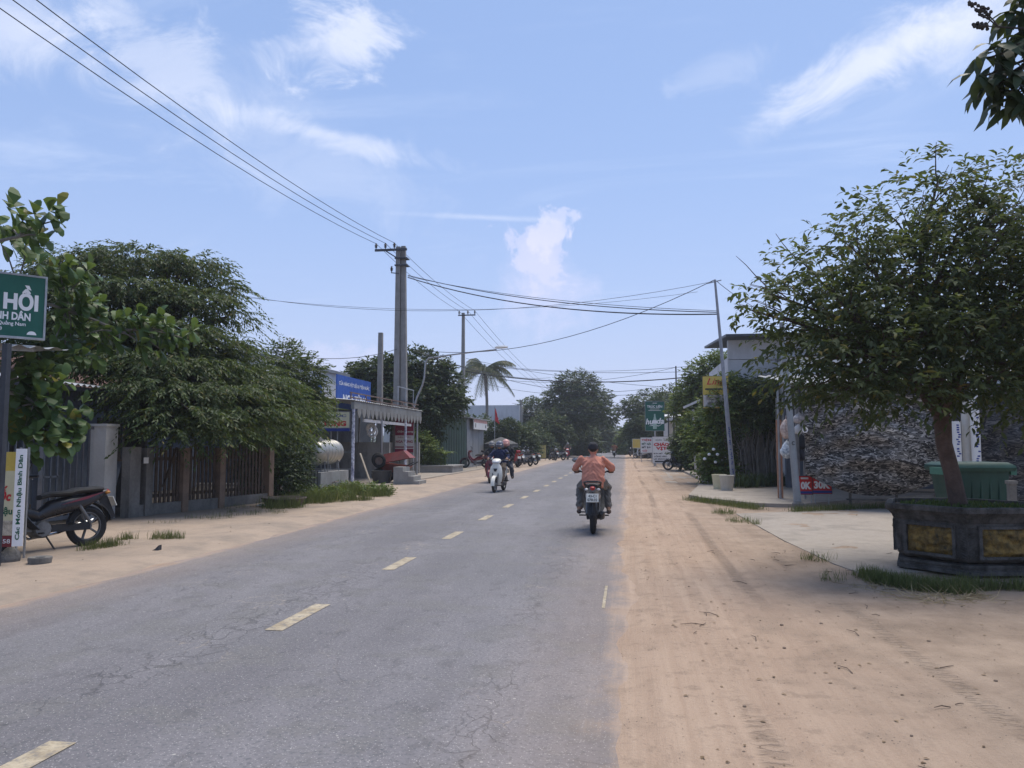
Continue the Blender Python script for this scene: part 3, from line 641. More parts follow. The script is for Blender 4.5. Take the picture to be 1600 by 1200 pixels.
# tropical almond: big single leaves in rosettes
al_root = thing('almond_tree', 'broad-leaved tree with large pale green leaves around the green sign', 'tree', (-10.0, 7.6, 0))
tips = []
for px, py, Y, n in [(35, 345, 8.6, 7), (60, 368, 8.7, 7), (20, 366, 9.0, 7), (85, 345, 8.8, 5), (2, 382, 9.3, 6), (40, 385, 9.3, 5), (80, 422, 9.9, 6), (95, 432, 9.8, 7), (125, 440, 10, 6), (90, 470, 10, 6),
                     (90, 495, 10, 7), (120, 480, 10.2, 7), (150, 490, 10.4, 8), (180, 500, 10.5, 8), (205, 512, 10.6, 7), (235, 512, 10.7, 8), (265, 520, 10.8, 7), (285, 528, 10.9, 5), (140, 520, 10.2, 7), (175, 528, 10.4, 6), (110, 530, 10.2, 7), (215, 535, 10.6, 5), (250, 545, 10.8, 4), (80, 550, 9.9, 6),
                     (30, 590, 9.2, 7), (60, 590, 9.4, 7), (85, 595, 9.6, 6), (30, 630, 9.2, 7), (60, 625, 9.2, 8), (85, 640, 9.4, 8), (105, 655, 9.6, 7), (40, 665, 9.2, 7), (70, 670, 9.3, 8), (98, 690, 9.4, 8), (120, 650, 9.7, 5), (45, 690, 9.1, 6), (115, 685, 9.6, 6), (15, 650, 9.1, 6), (15, 610, 9.2, 6), (100, 560, 10, 6), (130, 548, 10.2, 5)]:
    tips.append((AY(px, py, Y), n))
tb = MB(); tb.tube([(-10, 7.6, 0), (-9.95, 7.7, 1.2), (-9.9, 7.8, 2.2), (-9.9, 7.9, 3.2), (-9.7, 8.1, 4.4)], [.19, .15, .13, .11, .05], 10)
hubs = [(AY(-40, 400, 8.2), V(-9.7, 8.1, 4.4)), (AY(30, 370, 8.55), None), (AY(20, 470, 9.4), V(-9.9, 7.9, 3.2)), (AY(105, 485, 10.1), None), (AY(190, 520, 10.5), None), (AY(-10, 610, 9.0), V(-9.9, 7.8, 2.2)), (AY(55, 630, 9.3), None), (AY(85, 675, 9.4), None)]
prev = None
for hpt, frm in hubs:
    limb_to(tb, frm or prev, hpt, .05 if frm else .03, .028 if frm else .018, .05, 6, 5); prev = hpt
for (p, n) in tips:
    hpt = min((h_[0] for h_ in hubs), key=lambda q_: (q_-p).length); limb_to(tb, hpt, p, .014, .008, .10, 5, 5)
tb.build('trunk', M_barkg, al_root)
var = []
for k in range(3):
    v, f = leaf_arrays(np.zeros((1, 3)), np.array([[0, 1., 0]]), np.array([[0, 0, 1.]]), 1.0, .50+.05*k, 'obovate', .10+.10*k)
    me = bpy.data.meshes.new('leaf'); me.from_pydata([tuple(x) for x in v], [], [tuple(map(int, x)) for x in f]); me.materials.append(L_alm); var.append(me)
spec_ = []
for (p, n) in tips:
    ax = (p-V(-9.9, 7.9, p.z-.6)).normalized()
    for w_ in range(3):
        pt = p+(Vector(unit(1)[0])*.20 if w_ else V(0, 0, 0)); n2 = n+1
        for k in range(n2):
            a = 2*PI*k/n2+random.uniform(-.3, .3); e1_ = ax.orthogonal().normalized(); e2_ = ax.cross(e1_)
            d0 = (ax*random.uniform(.1, .7)+(e1_*math.cos(a)+e2_*math.sin(a))+V(0, 0, random.uniform(-.35, .15))).normalized()
            nn = (V(0, 0, 1)*1.0+ax*.4+V(.3, -.7, 0)*.5+Vector(unit(1)[0])*.4); nn = (nn-d0*nn.dot(d0)).normalized(); spec_.append((pt, d0, nn, random.uniform(.19, .30), w_))
spec_.sort(key=lambda q_: q_[0].y-q_[3]*3)
for (pt, d0, nn, Ls, w_) in spec_[:298]:
    M = Matrix((d0.cross(nn), d0, nn)).transposed().to_4x4(); o = bpy.data.objects.new('leaf', var[random.randrange(3)]); COL.objects.link(o); o.parent = al_root
    o.matrix_local = Matrix.Translation(pt-Vector((-10.0, 7.6, 0))) @ M @ Matrix.Scale(Ls, 4)
rest = spec_[298:]
v, f = leaf_arrays(np.array([tuple(q_[0]) for q_ in rest]), np.array([tuple(q_[1]) for q_ in rest]), np.array([tuple(q_[2]) for q_ in rest]), np.array([q_[3] for q_ in rest]), np.array([q_[3]*.54 for q_ in rest]), 'obovate', .2)
tag(raw_mesh('foliage', v, f, L_alm, al_root), kind='stuff')

# grass and weeds of the left verge
gl = lambda px, py, r: (*G(px, py)[:2], r)
grass('weed_patch', 'green weeds and grass patch along the sandy left verge below tank', patch_pts([gl(560, 775, .55), gl(590, 778, .35), gl(520, 785, .6), gl(480, 788, .6), gl(440, 797, .45), gl(535, 772, .6), gl(560, 785, .3), gl(500, 775, .5)], .03, .06), 5200, (.08, .30), wd=.016)
grass('grass_tufts', 'thin grass tufts on sand in front of parked motorbike', patch_pts([gl(150, 862, .14), gl(175, 858, .18), gl(200, 848, .14), gl(255, 846, .17), gl(275, 846, .1), gl(130, 866, .08)], .035, .03), 900, (.05, .15), wd=.009)
grass('sparse_grass', 'sparse dry grass at the base of wooden fence', patch_pts([gl(330, 812, .5), gl(400, 805, .6), gl(260, 820, .3), gl(95, 888, .12), (-8.9, 16.6, .4)], .03, .05), 420, (.04, .12), wd=.009)

for px, py, w_, lab in [(545, 770, .55, 'leafy green weeds growing tallest beside the tank base'), (500, 778, .5, 'leafy low weeds between clay basin and tank base'), (585, 776, .35, 'small leafy weed clump at the right end of weed patch')]:
    c = G(px, py); bush('leafy_weeds', lab, c, [(c+V(0, 0, .12), (w_, w_*.9, .14)), (c+V(w_*.6, .3, .10), (w_*.6, w_*.6, .12))], 260, dict(L=.16, nl=7, ll=.075, lw=.04, droop=.1, ldroop=.1, up=.6), L_yel, 'weeds', .2, .006, 'leafy weeds below the tank')
# ------------------------------------------------------------------ LEFT SIDE, farther: water tank, hardware shop, shed, far houses
M_inox = mat('stainless_steel', (.46, .44, .39), .42, .08, 3, metal=.7, dirt=(.40, .37, .31), dirt_amt=.4)
M_blue = mat('sign_blue', (.022, .085, .36), .5, .1, 2, dirt=(.05, .13, .38), dirt_amt=.3)
M_maroon = mat('sign_maroon', (.24, .018, .050), .5, .12, 2, dirt=(.30, .06, .09), dirt_amt=.3)
M_pale = mat('sign_pale', (.58, .54, .52), .6, .06)
M_gsheet = mat('green_sheet', (.14, .21, .175), .5, .12, 1.5, dirt=(.16, .19, .165), dirt_amt=.5)
M_grey = mat('grey_paint', (.22, .235, .25), .6, .12, 2, dirt=(.14, .14, .14), dirt_amt=.4)
M_bwhite = mat('pale_wall', (.60, .60, .60), .85, .06, 1, dirt=(.42, .41, .40), dirt_amt=.5)
M_cart = mat('cart_red', (.23, .050, .040), .5, .2, 5, dirt=(.17, .10, .08), dirt_amt=.5)
M_tyre = mat('tyre_rubber', (.022, .022, .023), .85, .2, 8, .2, 60)
M_stripe = mat('stickered_post', (.42, .43, .47), .6, .55, 12, col2=(.55, .55, .6), dirt=(.06, .08, .22), dirt_amt=.7, dscale=9)

tr = thing('block_trough', 'low grey concrete block tank base with corrugated sheet front', 'tank base', (-9.15, 22.3, 0))
MB().span((-9.55, 21.25, -.05), (-8.72, 23.5, .66)).build('block_wall', M_block, tr)
corrugated((-9.58, 21.20, .0), (.80, 0, 0), (0, 0, .72), 8, .025).build('corrugated_front', M_concd, tr)
MB().tube([(-8.66, 22.0, 0), (-8.66, 22.0, .34), (-8.58, 22.0, .36), (-8.56, 22.2, .36)], .018, 6).build('tap_pipe', M_rust, tr)
tk = thing('water_tank', 'shiny stainless steel horizontal water tank on concrete block base', 'water tank', (-9.15, 22.4, .68))
tb_ = MB(); prof = [(.02, -.93), (.22, -.90), (.33, -.82), (.365, -.72)]
for i in range(6):
    z = -.66+i*.24; prof += [(.365, z), (.385, z+.03), (.385, z+.09), (.365, z+.12)]
prof += [(.365, .78), (.30, .90), (.15, .95), (.02, .96)]
tb_.lathe(prof, (-9.15, 22.45, 1.24), 28, axis='y'); tb_.build('drum', M_inox, tk)
MB().lathe([(.09, 0), (.09, .10), (.06, .12)], (-9.02, 21.85, 1.58), 12).build('lid', M_inox, tk)
for y in (21.9, 23.0):
    MB().tube([(-9.45, y, .66), (-9.40, y, 1.05)], .02, 6).tube([(-8.85, y, .66), (-8.90, y, 1.05)], .02, 6).tube([(-9.48, y, .95), (-9.15, y, .84), (-8.82, y, .95)], .02, 6).build('cradle', M_steel, tk)
MB().tube([(-8.77, 21.9, .66), (-8.77, 21.9, 1.25), (-8.85, 21.9, 1.3)], .014, 6).build('pipe', M_steel, tk)

# hardware shop: frame canopy along the road
sh = thing('hardware_shop', 'open hardware shop front with steel frame and scalloped canopy edge', 'shop', (-9.6, 31, 0))
for y, m_, h in ((26.0, M_stripe, 2.95), (29.2, M_steel, 2.9), (32.5, M_stripe, 2.9), (34.4, M_steel, 3.0)):
    MB().tube([(-9.5, y, 0), (-9.5, y, h)], .06 if m_ is M_stripe else .045, 8).build('post', m_, sh)
    MB().tube([(-11.6, y, 0), (-11.6, y, h)], .04, 6).build('post', M_steel, sh)
for z, y0 in ((1.95, 26), (1.2, 26), (.6, 26)):
    MB().bar((-11.6, y0, z), (-9.5, y0, z), .04, .04).build('crossbar', M_steel, sh)
for x in (-10.1, -10.7, -11.2): MB().bar((x, 26.05, 0), (x, 26.05, 2.9), .035, .035).build('upright', M_steel, sh)
MB().span((-9.56, 25.9, 2.72), (-9.44, 34.9, 2.98)).build('fascia', mat('canopy_fascia', (.24, .24, .225), .7, .15, 3, dirt=(.15, .13, .11), dirt_amt=.5), sh)
M_scal = mat('canopy_scallop', (.23, .225, .21), .7, .15, 3)
for i in range(18):
    y = 26.35+i*.485; MB().prism([V(-9.42, y-.22, 2.74), V(-9.42, y+.22, 2.74), V(-9.42, y+.20, 2.60), V(-9.42, y+.07, 2.44), V(-9.42, y, 2.40), V(-9.42, y-.07, 2.44), V(-9.42, y-.20, 2.60)], (0, 0, 0), (.02, 0, 0)).build('scallop', M_scal, sh)
corrugated((-9.4, 25.8, 3.02), (0, 9.2, 0), (-4.0, 0, .35), 42, .02).build('roof_sheet', M_zinc, sh)
for z in (3.13, 3.30): MB().bar((-9.6, 25.9, z), (-9.6, 34.9, z), .04, .04).build('roof_rail', M_rust, sh)
for i in range(6): MB().bar((-9.6, 26+i*1.7, 3.0), (-9.6, 26+i*1.55, 3.32), .035, .035).build('rail_post', M_rust, sh)
for i in range(3): MB().bar((-9.7, 32+i*1.2, 3.1), (-9.7, 32+i*1.2, 3.95), .03, .03).build('rail_post', M_steel, sh)
MB().bar((-9.7, 31.9, 3.95), (-9.7, 34.5, 3.95), .035, .035).build('top_rail', M_steel, sh)
MB().bar((-9.55, 27.2, 2.35), (-9.55, 33.5, 2.32), .06, .11).build('tube_light_housing', M_white, sh)
MB().span((-16, 26.4, -.05), (-12.6, 37, 3.1)).build('back_wall', M_bluewall, sh)
MB().span((-12.6, 36.2, -.05), (-9.9, 36.4, 1.55)).build('end_wall', mat('stained_render', (.30, .285, .26), .9, .18, 2, .3, dirt=(.13, .12, .11), dirt_amt=.7), sh)
MB().span((-12.5, 31.0, -.05), (-9.75, 31.15, 1.55)).build('side_wall', mat('stained_render', (.3, .28, .26)), sh)
wl = thing('shop_building', 'long white gable wall building behind the hardware shop', 'building', (-15, 34, 0))
MB().span((-20, 27, -.05), (-13.4, 35.6, 4.72)).build('wall', M_bwhite, wl); MB().span((-20.2, 26.9, 4.72), (-13.25, 35.7, 4.86)).build('parapet', M_grey, wl)
lgm = MB()
for i, h in enumerate((.35, .55, .42)): lgm.span((-13.39, 31.9+i*.24, 3.7), (-13.37, 32.06+i*.24, 3.7+h))
tag(lgm.build('wall_emblem', M_blue, wl), 'blue three-bar emblem', kind='stuff')
bs_ = thing('blue_sign', 'blue sign board with white lettering above the hardware shop roof', 'sign', (-12.1, 33, 3))
B = Board(bs_, V(-12.0, 32.9, 3.70), (0, 1, 0), (0, 0, 1), 4.3, 1.42, M_blue, .06, name='panel')
B.text('CỬA HÀNG VẬT LIỆU & ĐIỆN NƯỚC', 0, .26, .90, .17, M_ink, .02); B.text('NGA TÙNG', .02, -.17, .72, .34, M_ink, .05)
for y in (31.2, 34.6): MB().bar((-12.08, y, 2.6), (-12.08, y, 4.3), .05, .05).build('post', M_steel, bs_)
ys_ = thing('shop_name_sign', 'cream shop name board with red letters partly behind foliage', 'sign', (-10.6, 25.9, 2.3))
B = Board(ys_, V(-10.75, 25.9, 2.33), (1, 0, 0), (0, 0, 1), 2.3, .55, M_cream, .05, M_steel, .02)
B.text('ĐIỆN NƯỚC', .12, .26, .66, .26, M_inkb, .04); B.text('NGA TÙNG', .10, -.20, .70, .42, M_red, .06)
MB().span((-11.9, 25.87, 1.93), (-9.6, 25.93, 2.03)).build('lower_strip', M_inkb, ys_)
ms = thing('maroon_sign', 'tall maroon and pale advertising sign hanging at shop canopy end', 'sign', (-9.55, 33.8, 1))
B = Board(ms, AY(632, 678, 33.8), (1, 0, 0), (0, 0, 1), .86, 1.66, M_maroon, .05, M_steel, .015)
B.patch(0, -.19, 1, .30, M_pale); B.patch(0, -.39, 1, .03, M_pale); B.text('điện quang', .05, .06, .86, .07, M_pale, .03); B.text('ĐIỆN NƯỚC', 0, -.09, .72, .045, M_maroon, .02); B.text('NGA TÙNG', 0, -.20, .92, .09, M_maroon, .04)
B.shape([(.10*math.cos(q*PI/4)*(1 if q % 2 else .45), .28+.06*math.sin(q*PI/4)*(1 if q % 2 else .45)) for q in range(8)], mat('faded_maroon', (.32, .08, .11), .5))
for x in (-.3, .3): MB().bar(B.C+V(x, .03, -1.0-.75), B.C+V(x, .03, -.80), .04, .04).build('leg', M_steel, ms)
# hanging hose, plank, cart, steps
hg = V(-10.0, 29.4, 2.1); tag(MB().torus(hg, .17, .05, 'y', 18, 6).torus(hg+V(.03, .06, -.12), .2, .04, 'y', 18, 6).build('hose_coil', M_white, None, hg), 'white coiled hose hanging inside the shop front', 'hose')
pk = V(-9.5, 26.9, 0); tag(MB().bar((-9.0, 26.5, .07), (-9.45, 26.6, 1.15), .09, .03).build('leaning_plank', mat('pale_wood', (.42, .36, .27), .8, .2), None, pk), 'pale wooden plank leaning in the shop front', 'plank')
ct = thing('red_cart', 'red metal barrow loaded with a second upturned barrow in front of shop', 'cart', (-8.6, 27.8, .07))
def tray(c, tilt, m_, name):
    M = Matrix.Rotation(tilt, 3, 'Y'); b = MB(); c = Vector(c)
    rings = [[c+M @ V(x*s, y*s*.75, z) for x, y in ((-.62, -.5), (.62, -.5), (.7, 0), (.62, .5), (-.62, .5))] for s, z in ((.6, -.2), (1, .12), (.96, .12), (.56, -.17))]
    return b.loft(rings).build(name, m_, ct)
tray((-8.55, 27.8, .62), .12, M_cart, 'tray'); tray((-8.45, 27.75, .98), PI-.18, M_cart, 'upturned_tray')
for p in ((-9.05, 27.5, .33), (-8.85, 28.1, .33), (-9.0, 27.4, .86), (-9.15, 27.75, .90)):
    wq = MB().torus(p, .20, .065, 'y', 20, 8).build('wheel', M_tyre, ct); MB().lathe([(.14, -.03), (.14, .03)], p, 12, axis='y').build('rim', M_rust, wq)
for y in (27.5, 28.1): MB().tube([(-9.0, y, .36), (-8.5, y, .42), (-7.7, y, .82)], .02, 6).build('handle', M_steeld, ct); MB().tube([(-8.3, y, .45), (-8.15, y, .07)], .02, 6).build('leg', M_steeld, ct)
sp_ = thing('block_steps', 'stack of grey concrete steps standing at the shop front', 'steps', (-7.75, 27.2, 0))
for i in range(4): MB().span((-8.25, 26.75, -.02 if i == 0 else i*.165+.002), (-7.30-i*.2, 27.75-i*.03, (i+1)*.165)).build('step', M_block, sp_)
dr = thing('dark_bin', 'dark low container beside the steps under the red cart', 'container', (-9.0, 26.6, .0)); MB().lathe([(.30, .0), (.36, .42), (.38, .45), (.34, .43), (.29, .1)], (-8.75, 26.95, .07), 16).build('bucket_body', M_steeld, dr)

# block planter with shrubs and a banana plant
pl_ = thing('block_planter', 'long pale concrete planter beside the green shed', 'planter', (-9, 37, 0))
MB().span((-10.6, 36.9, -.02), (-8.4, 39.4, .36)).span((-10.66, 36.84, .362), (-8.34, 39.46, .42)).build('planter_wall', M_block, pl_)
bush('yellow_shrub', 'yellow-green rounded shrub in the concrete planter', (-9.95, 37.8, .4), [(V(-9.95, 37.6, 1.2), (.5, .5, .5)), (V(-10.25, 37.9, 1.6), (.45, .5, .4)), (V(-9.7, 38.0, .85), (.5, .5, .4))], 700, dict(L=.3, nl=8, ll=.13, lw=.06, droop=.1, ldroop=.2), L_yel)
bn = thing('banana_plant', 'young banana plant with arching pale leaves in concrete planter', 'plant', (-9.0, 37.8, .4))
MB().tube([(-9, 37.8, .35), (-9, 37.8, .95)], [.07, .045], 8).build('stem', L_yel, bn)
for k in range(7):
    a = k*2*PI/7+.4; d0 = V(math.cos(a), math.sin(a), 0); L = .75+.2*random.random(); b = MB(); rg = []
    for i in range(8):
        t = i/7; p = V(-9, 37.8, .9)+d0*L*t*.75+V(0, 0, L*(.85*t-.75*t*t)); s_ = d0.cross(V(0, 0, 1)); wq = .10*math.sin(PI*min(1, .12+t*.9))
        rg.append([p-s_*wq+V(0, 0, -.02), p, p+s_*wq+V(0, 0, -.02)])
    b.loft(rg, cap=False, close=False).build('leaf', L_yel, bn)
cw = thing('white_column', 'short white painted gate column behind maroon sign', 'column', (-10.9, 40, 0)); MB().span((-11.05, 39.9, 0), (-10.75, 40.2, 2.35)).span((-11.15, 39.8, 2.352), (-10.6, 40.3, 2.62)).build('shaft', M_bwhite, cw)

# green corrugated shed
gs = thing('green_shed', 'green corrugated metal shed with white sign above its door', 'shed', (-10.5, 47, 0))
corrugated((-12.6, 44.55, 0), (3.3, 0, 0), (0, 0, 3.0), 22, .022).build('side_wall', M_gsheet, gs)
MB().span((-12.6, 44.6, 0), (-9.36, 50.2, 2.96)).build('body', M_grey, gs)
for y in (44.75, 46.6, 48.4): MB().span((-9.352, y, .05), (-9.31, y+1.72, 2.35)).build('door_panel', M_grey, gs)
MB().loft([[V(-9.0, 44.3, 3.0), V(-12.9, 44.3, 3.2), V(-12.9, 44.3, 3.24), V(-9.0, 44.3, 3.05)], [V(-9.0, 50.5, 3.0), V(-12.9, 50.5, 3.2), V(-12.9, 50.5, 3.24), V(-9.0, 50.5, 3.05)]]).build('roof', M_zinc, gs)
sw = thing('shed_sign', 'white sign with faded red and dark print over green shed door', 'sign', (-9.2, 47.6, 2.6))
B = Board(sw, V(-9.1, 47.9, 2.68), (0, 1, 0), (0, 0, 1), 4.4, .62, M_white, .06); B.patch(0, .32, 1, .3, mat('faded_red_print', (.55, .28, .24), .5, .3, 6)); B.patch(-.40, -.12, .05, .4, M_inkk); B.patch(.38, -.15, .08, .3, M_inkk)
# flags, parasol, topiary, far white house
fl = thing('red_flag', 'small red flag hanging on a pole beyond the green shed', 'flag', (-9.6, 56, 0)); fp_ = AY(773, 690, 56); fp_.z = 0
ORG[fl.name] = fp_; fl.location = fp_
MB().tube([fp_, fp_+V(0, 0, 4.2)], .025, 6).build('pole', M_steel, fl)
MB().loft([[fp_+V(.02, 0, 4.15-i*.14), fp_+V(.10+.30*i/7*(1-.2*(i % 2)), .06*math.sin(i*1.9), 3.95-i*.15)] for i in range(8)], cap=False, close=False).build('cloth', M_red, fl)
ps = AY(783, 740, 50); ps.z = 0
um = thing('parasol', 'dark grey parasol shading seats beside parked motorbikes', 'parasol', ps)
MB().tube([ps, ps+V(0, 0, 1.9)], .03, 6).build('pole', M_steel, um)
MB().lathe([(.03, 1.92), (.6, 1.72), (1.15, 1.48), (1.15, 1.24), (1.11, 1.24), (1.11, 1.46), (.3, 1.76)], ps, 8, cap=False).build('canopy', mat('parasol_cloth', (.06, .06, .06), .8, .2, 3, col2=(.10, .098, .092)), um)
bush('clipped_bush', 'dense rounded dark clipped bush behind the parasol', AY(779, 700, 60)*1, [(AY(778, 676, 60), (.75, .7, .85)), (AY(776, 690, 60), (.8, .7, .6))], 900, dict(L=.25, nl=7, ll=.16, lw=.09, droop=.1, ldroop=.2), L_dark)
bush('clipped_bush', 'second dense clipped bush right of the first one behind parasol', AY(795, 700, 61), [(AY(795, 674, 61), (.75, .7, .95)), (AY(795, 692, 61), (.7, .7, .6))], 900, dict(L=.25, nl=7, ll=.16, lw=.09, droop=.1, ldroop=.2), L_dark)
wh = thing('white_house', 'pale grey-white windowless house wall behind coconut palm', 'house', (-17, 95, 0))
MB().span((-24, 95, 0), (XatY(812, 95), 104, AY(800, 633, 95).z)).build('wall', M_bwhite, wh); wn = MB().span((XatY(802, 95)-.3, 94.94, 3.9), (XatY(802, 95)+.3, 95.0, 4.5)).build('window', M_grey, wh)
lh = thing('low_house', 'low pale tin-roofed house beyond the green shed', 'house', (-14, 66, 0))
MB().span((-20, 62, 0), (-11.6, 70, 2.7)).build('wall', M_plaster, lh); corrugated((-11.2, 61.5, 2.75), (0, 9, 0), (-8, 0, 1.6), 30, .03).build('roof', M_zinc, lh)
# concrete poles stub, street lamp come with the wires
yb = AY(845, 719, 66); yb.z = 0
yo = thing('yellow_board', 'pale yellow handwritten notice board standing by parked motorbikes', 'sign', yb); B = Board(yo, AY(845.5, 705.5, 66), (1, 0, 0), (0, 0, 1), .84, 1.10, mat('board_yellow', (.52, .44, .17), .6, .12), .04, M_wood, .02)
for i in range(6): B.patch(-.05+.03*(i % 2), .36-i*.14, .7-.06*(i % 3), .05, mat('faint_writing', (.40, .32, .12), .6, .2), name='writing')
for x in (-.38, .38): MB().bar(yb+V(x, .05, 0), yb+V(x, .05, .6), .04, .04).build('leg', M_wood, yo)

# ---- far left trees
FARS = dict(L=.75, nl=9, ll=.30, lw=.15, droop=.2, ldroop=.35, fan=.8)
lob = []
for a in [(600, 590, 40, 1.5, .9), (650, 578, 41, 1.7, .9), (690, 600, 42, 1.0, .8), (640, 630, 40, 2.0, 1.1), (690, 625, 41, 1.2, .6), (655, 672, 41, 1.0, .8), (560, 600, 41, 1.0, .8), (585, 625, 40.5, 1.2, .9), (702, 632, 42.5, .7, .6), (650, 700, 42, .8, .6)]: LB(lob, *a)
tree('dark_broad_tree', 'broad dark tree behind the double utility pole and shop', (-13.0, 41.5, 0), (-12.8, 41.5, 2.6), lob, .22, 4300, dict(L=.55, nl=9, ll=.22, lw=.12, droop=.2, ldroop=.35, fan=.8), L_dark, M_barkd, .45)
lob = []
for a in [(900, 602, 88, 2.4, 1.3), (880, 620, 88, 2.0, 1.2), (925, 622, 88, 2.0, 1.2), (905, 640, 87, 3.0, 1.2), (870, 645, 88, 1.6, 1.2), (940, 652, 86, 1.4, .8), (890, 662, 88, 2.0, 1.0)]: LB(lob, *a)
tree('roadside_tree', 'tall round-crowned dark tree standing over the left side of road', (-7.6, 88, 0), (-7.2, 88, 3.2), lob, .28, 2600, FARS, L_far, M_barkd, .4)
k_ = 0
fl_lab = ['bushy tree right of the far white house', 'low bushy tree behind yellow notice board', 'dense tree left of the tall round-crowned tree', 'low dense tree below the tall round-crowned tree', 'far tree on the left where the road narrows', 'farther pale tree closing the road on the left', 'bushy tree behind the low tin-roofed house', 'dark tree behind the parasol and clipped bushes', 'distant tree left of the road end']
for (px, py, Y, rx, rz) in [(835, 650, 100, 2.2, 2.2), (832, 690, 75, 1.8, 1.5), (858, 672, 82, 2.0, 1.8), (900, 682, 95, 2.4, 1.6), (928, 676, 125, 2.6, 2.0), (936, 682, 185, 4, 3.0), (738, 680, 62, 2.2, 1.6), (812, 690, 64, 1.3, 1.3), (915, 672, 160, 4.5, 4.0)]:
    c = AY(px, py, Y); lob = [(c, (rx, rx, rz)), (c+V(-rx*.5, .3, -rz*.5), (rx*.7, rx*.7, rz*.7)), (c+V(rx*.5, 0, -rz*.45), (rx*.7, rx*.7, rz*.7)), (c+V(.1, -.3, -rz*.9), (rx*.8, rx*.7, rz*.6))]
    s_ = Y/80; tree('roadside_tree', fl_lab[k_], (c.x, Y+.5, 0), (c.x, Y+.4, max(.8, c.z-rz)), lob, .18*s_**.5, int(1100), dict(L=.6*s_, nl=9, ll=.30*s_, lw=.16*s_, droop=.2, ldroop=.3, fan=.8), L_far, M_barkd, .4, 'trees along the left side of the road'); k_ += 1
# coconut palm
M_frond = leafmat('palm_frond', (.045, .060, .026), (.10, .115, .050), (.22, .18, .09), .25)
pcn = AY(757, 577, 72); pb_ = V(pcn.x-.2, 72, 0)
pm = thing('coconut_palm', 'coconut palm with drooping fronds beside the second utility pole', 'palm tree', pb_)
MB().tube([pb_+(pcn-pb_)*t+V(.35*math.sin(PI*t), 0, 0) for t in [i/9 for i in range(10)]], [.26, .2, .17, .16, .15, .14, .14, .14, .15, .17], 10).build('trunk', M_barkg, pm)
for k in range(38):
    a = 2*PI*k/38*2.6; d0 = V(math.cos(a), math.sin(a), 0); up = [1.3, .85, .45, .1, -.25][k % 5]; L = 3.7+.7*random.random(); b = MB(); pts = []
    for i in range(9):
        t = i/8; pts.append(pcn+d0*L*(t*.85-.12*t*t)+V(0, 0, L*(up*t*.55-(.50+.12*(up > .5))*t*t)))
    b.tube(pts, [.035*(1-.8*i/8) for i in range(9)], 4)
    s_ = d0.cross(V(0, 0, 1))
    for i in range(1, 34):
        t = i/34; j = min(7, int(t*8)); p = pts[j].lerp(pts[j+1], t*8-j); tg = (pts[j+1]-pts[j]).normalized(); ll = .95*math.sin(PI*(.12+.8*t))
        for q in (-1, 1):
            e = p+(s_*q*.6+tg*.55+V(0, 0, -.75+.3*math.sin(i*2.3+k))).normalized()*ll; wv_ = tg*.045
            b.add([p-wv_, p+wv_, e], [(0, 1, 2)])
    b.build('frond', M_frond, pm, sharp=0)
# ------------------------------------------------------------------ RIGHT SIDE
M_stone = mat('planter_stone', (.046, .043, .039), .85, .3, 9, .8, 26, spec=.2, col2=(.085, .080, .073), dirt=(.17, .16, .148), dirt_amt=.55, dscale=5)
M_gold = mat('gilt_relief', (.055, .040, .014), .6, .2, 13, 1.0, 22, col2=(.27, .17, .045), dirt=(.030, .030, .022), dirt_amt=.95, dscale=6, metal=.25)
M_soil = mat('soil', (.055, .045, .035), .95, .4, 9, .8, 40)
pc = 5.36*_R+9.22*_fh; pc.z = 0
pt = thing('stone_planter', 'large hexagonal dark carved stone planter with gilt panels', 'planter', pc)
phi0 = math.atan2(_R.y, _R.x)+rad(242)
def hexr(R, z): return [pc+V(R*math.cos(phi0+k*PI/3), R*math.sin(phi0+k*PI/3), z) for k in range(6)]
MB().loft([hexr(R, z) for R, z in ((.82, .06), (.82, .10), (.79, .105), (.79, .13), (.805, .135), (.805, .165), (.75, .175))]).build('plinth', M_stone, pt)
MB().loft([hexr(R, z) for R, z in ((.71, .178), (.765, .195), (.80, .23), (.82, .29), (.825, .58), (.83, .62))]).build('body', M_stone, pt)
MB().loft([hexr(R, z) for R, z in ((.832, .622), (.85, .64), (.865, .675), (.905, .715), (.94, .74), (.945, .785), (.935, .80), (.85, .80), (.83, .70))], cap=False).build('rim', M_stone, pt)
MB().loft([hexr(.84, .745), hexr(.83, .755)]).build('soil', M_soil, pt)
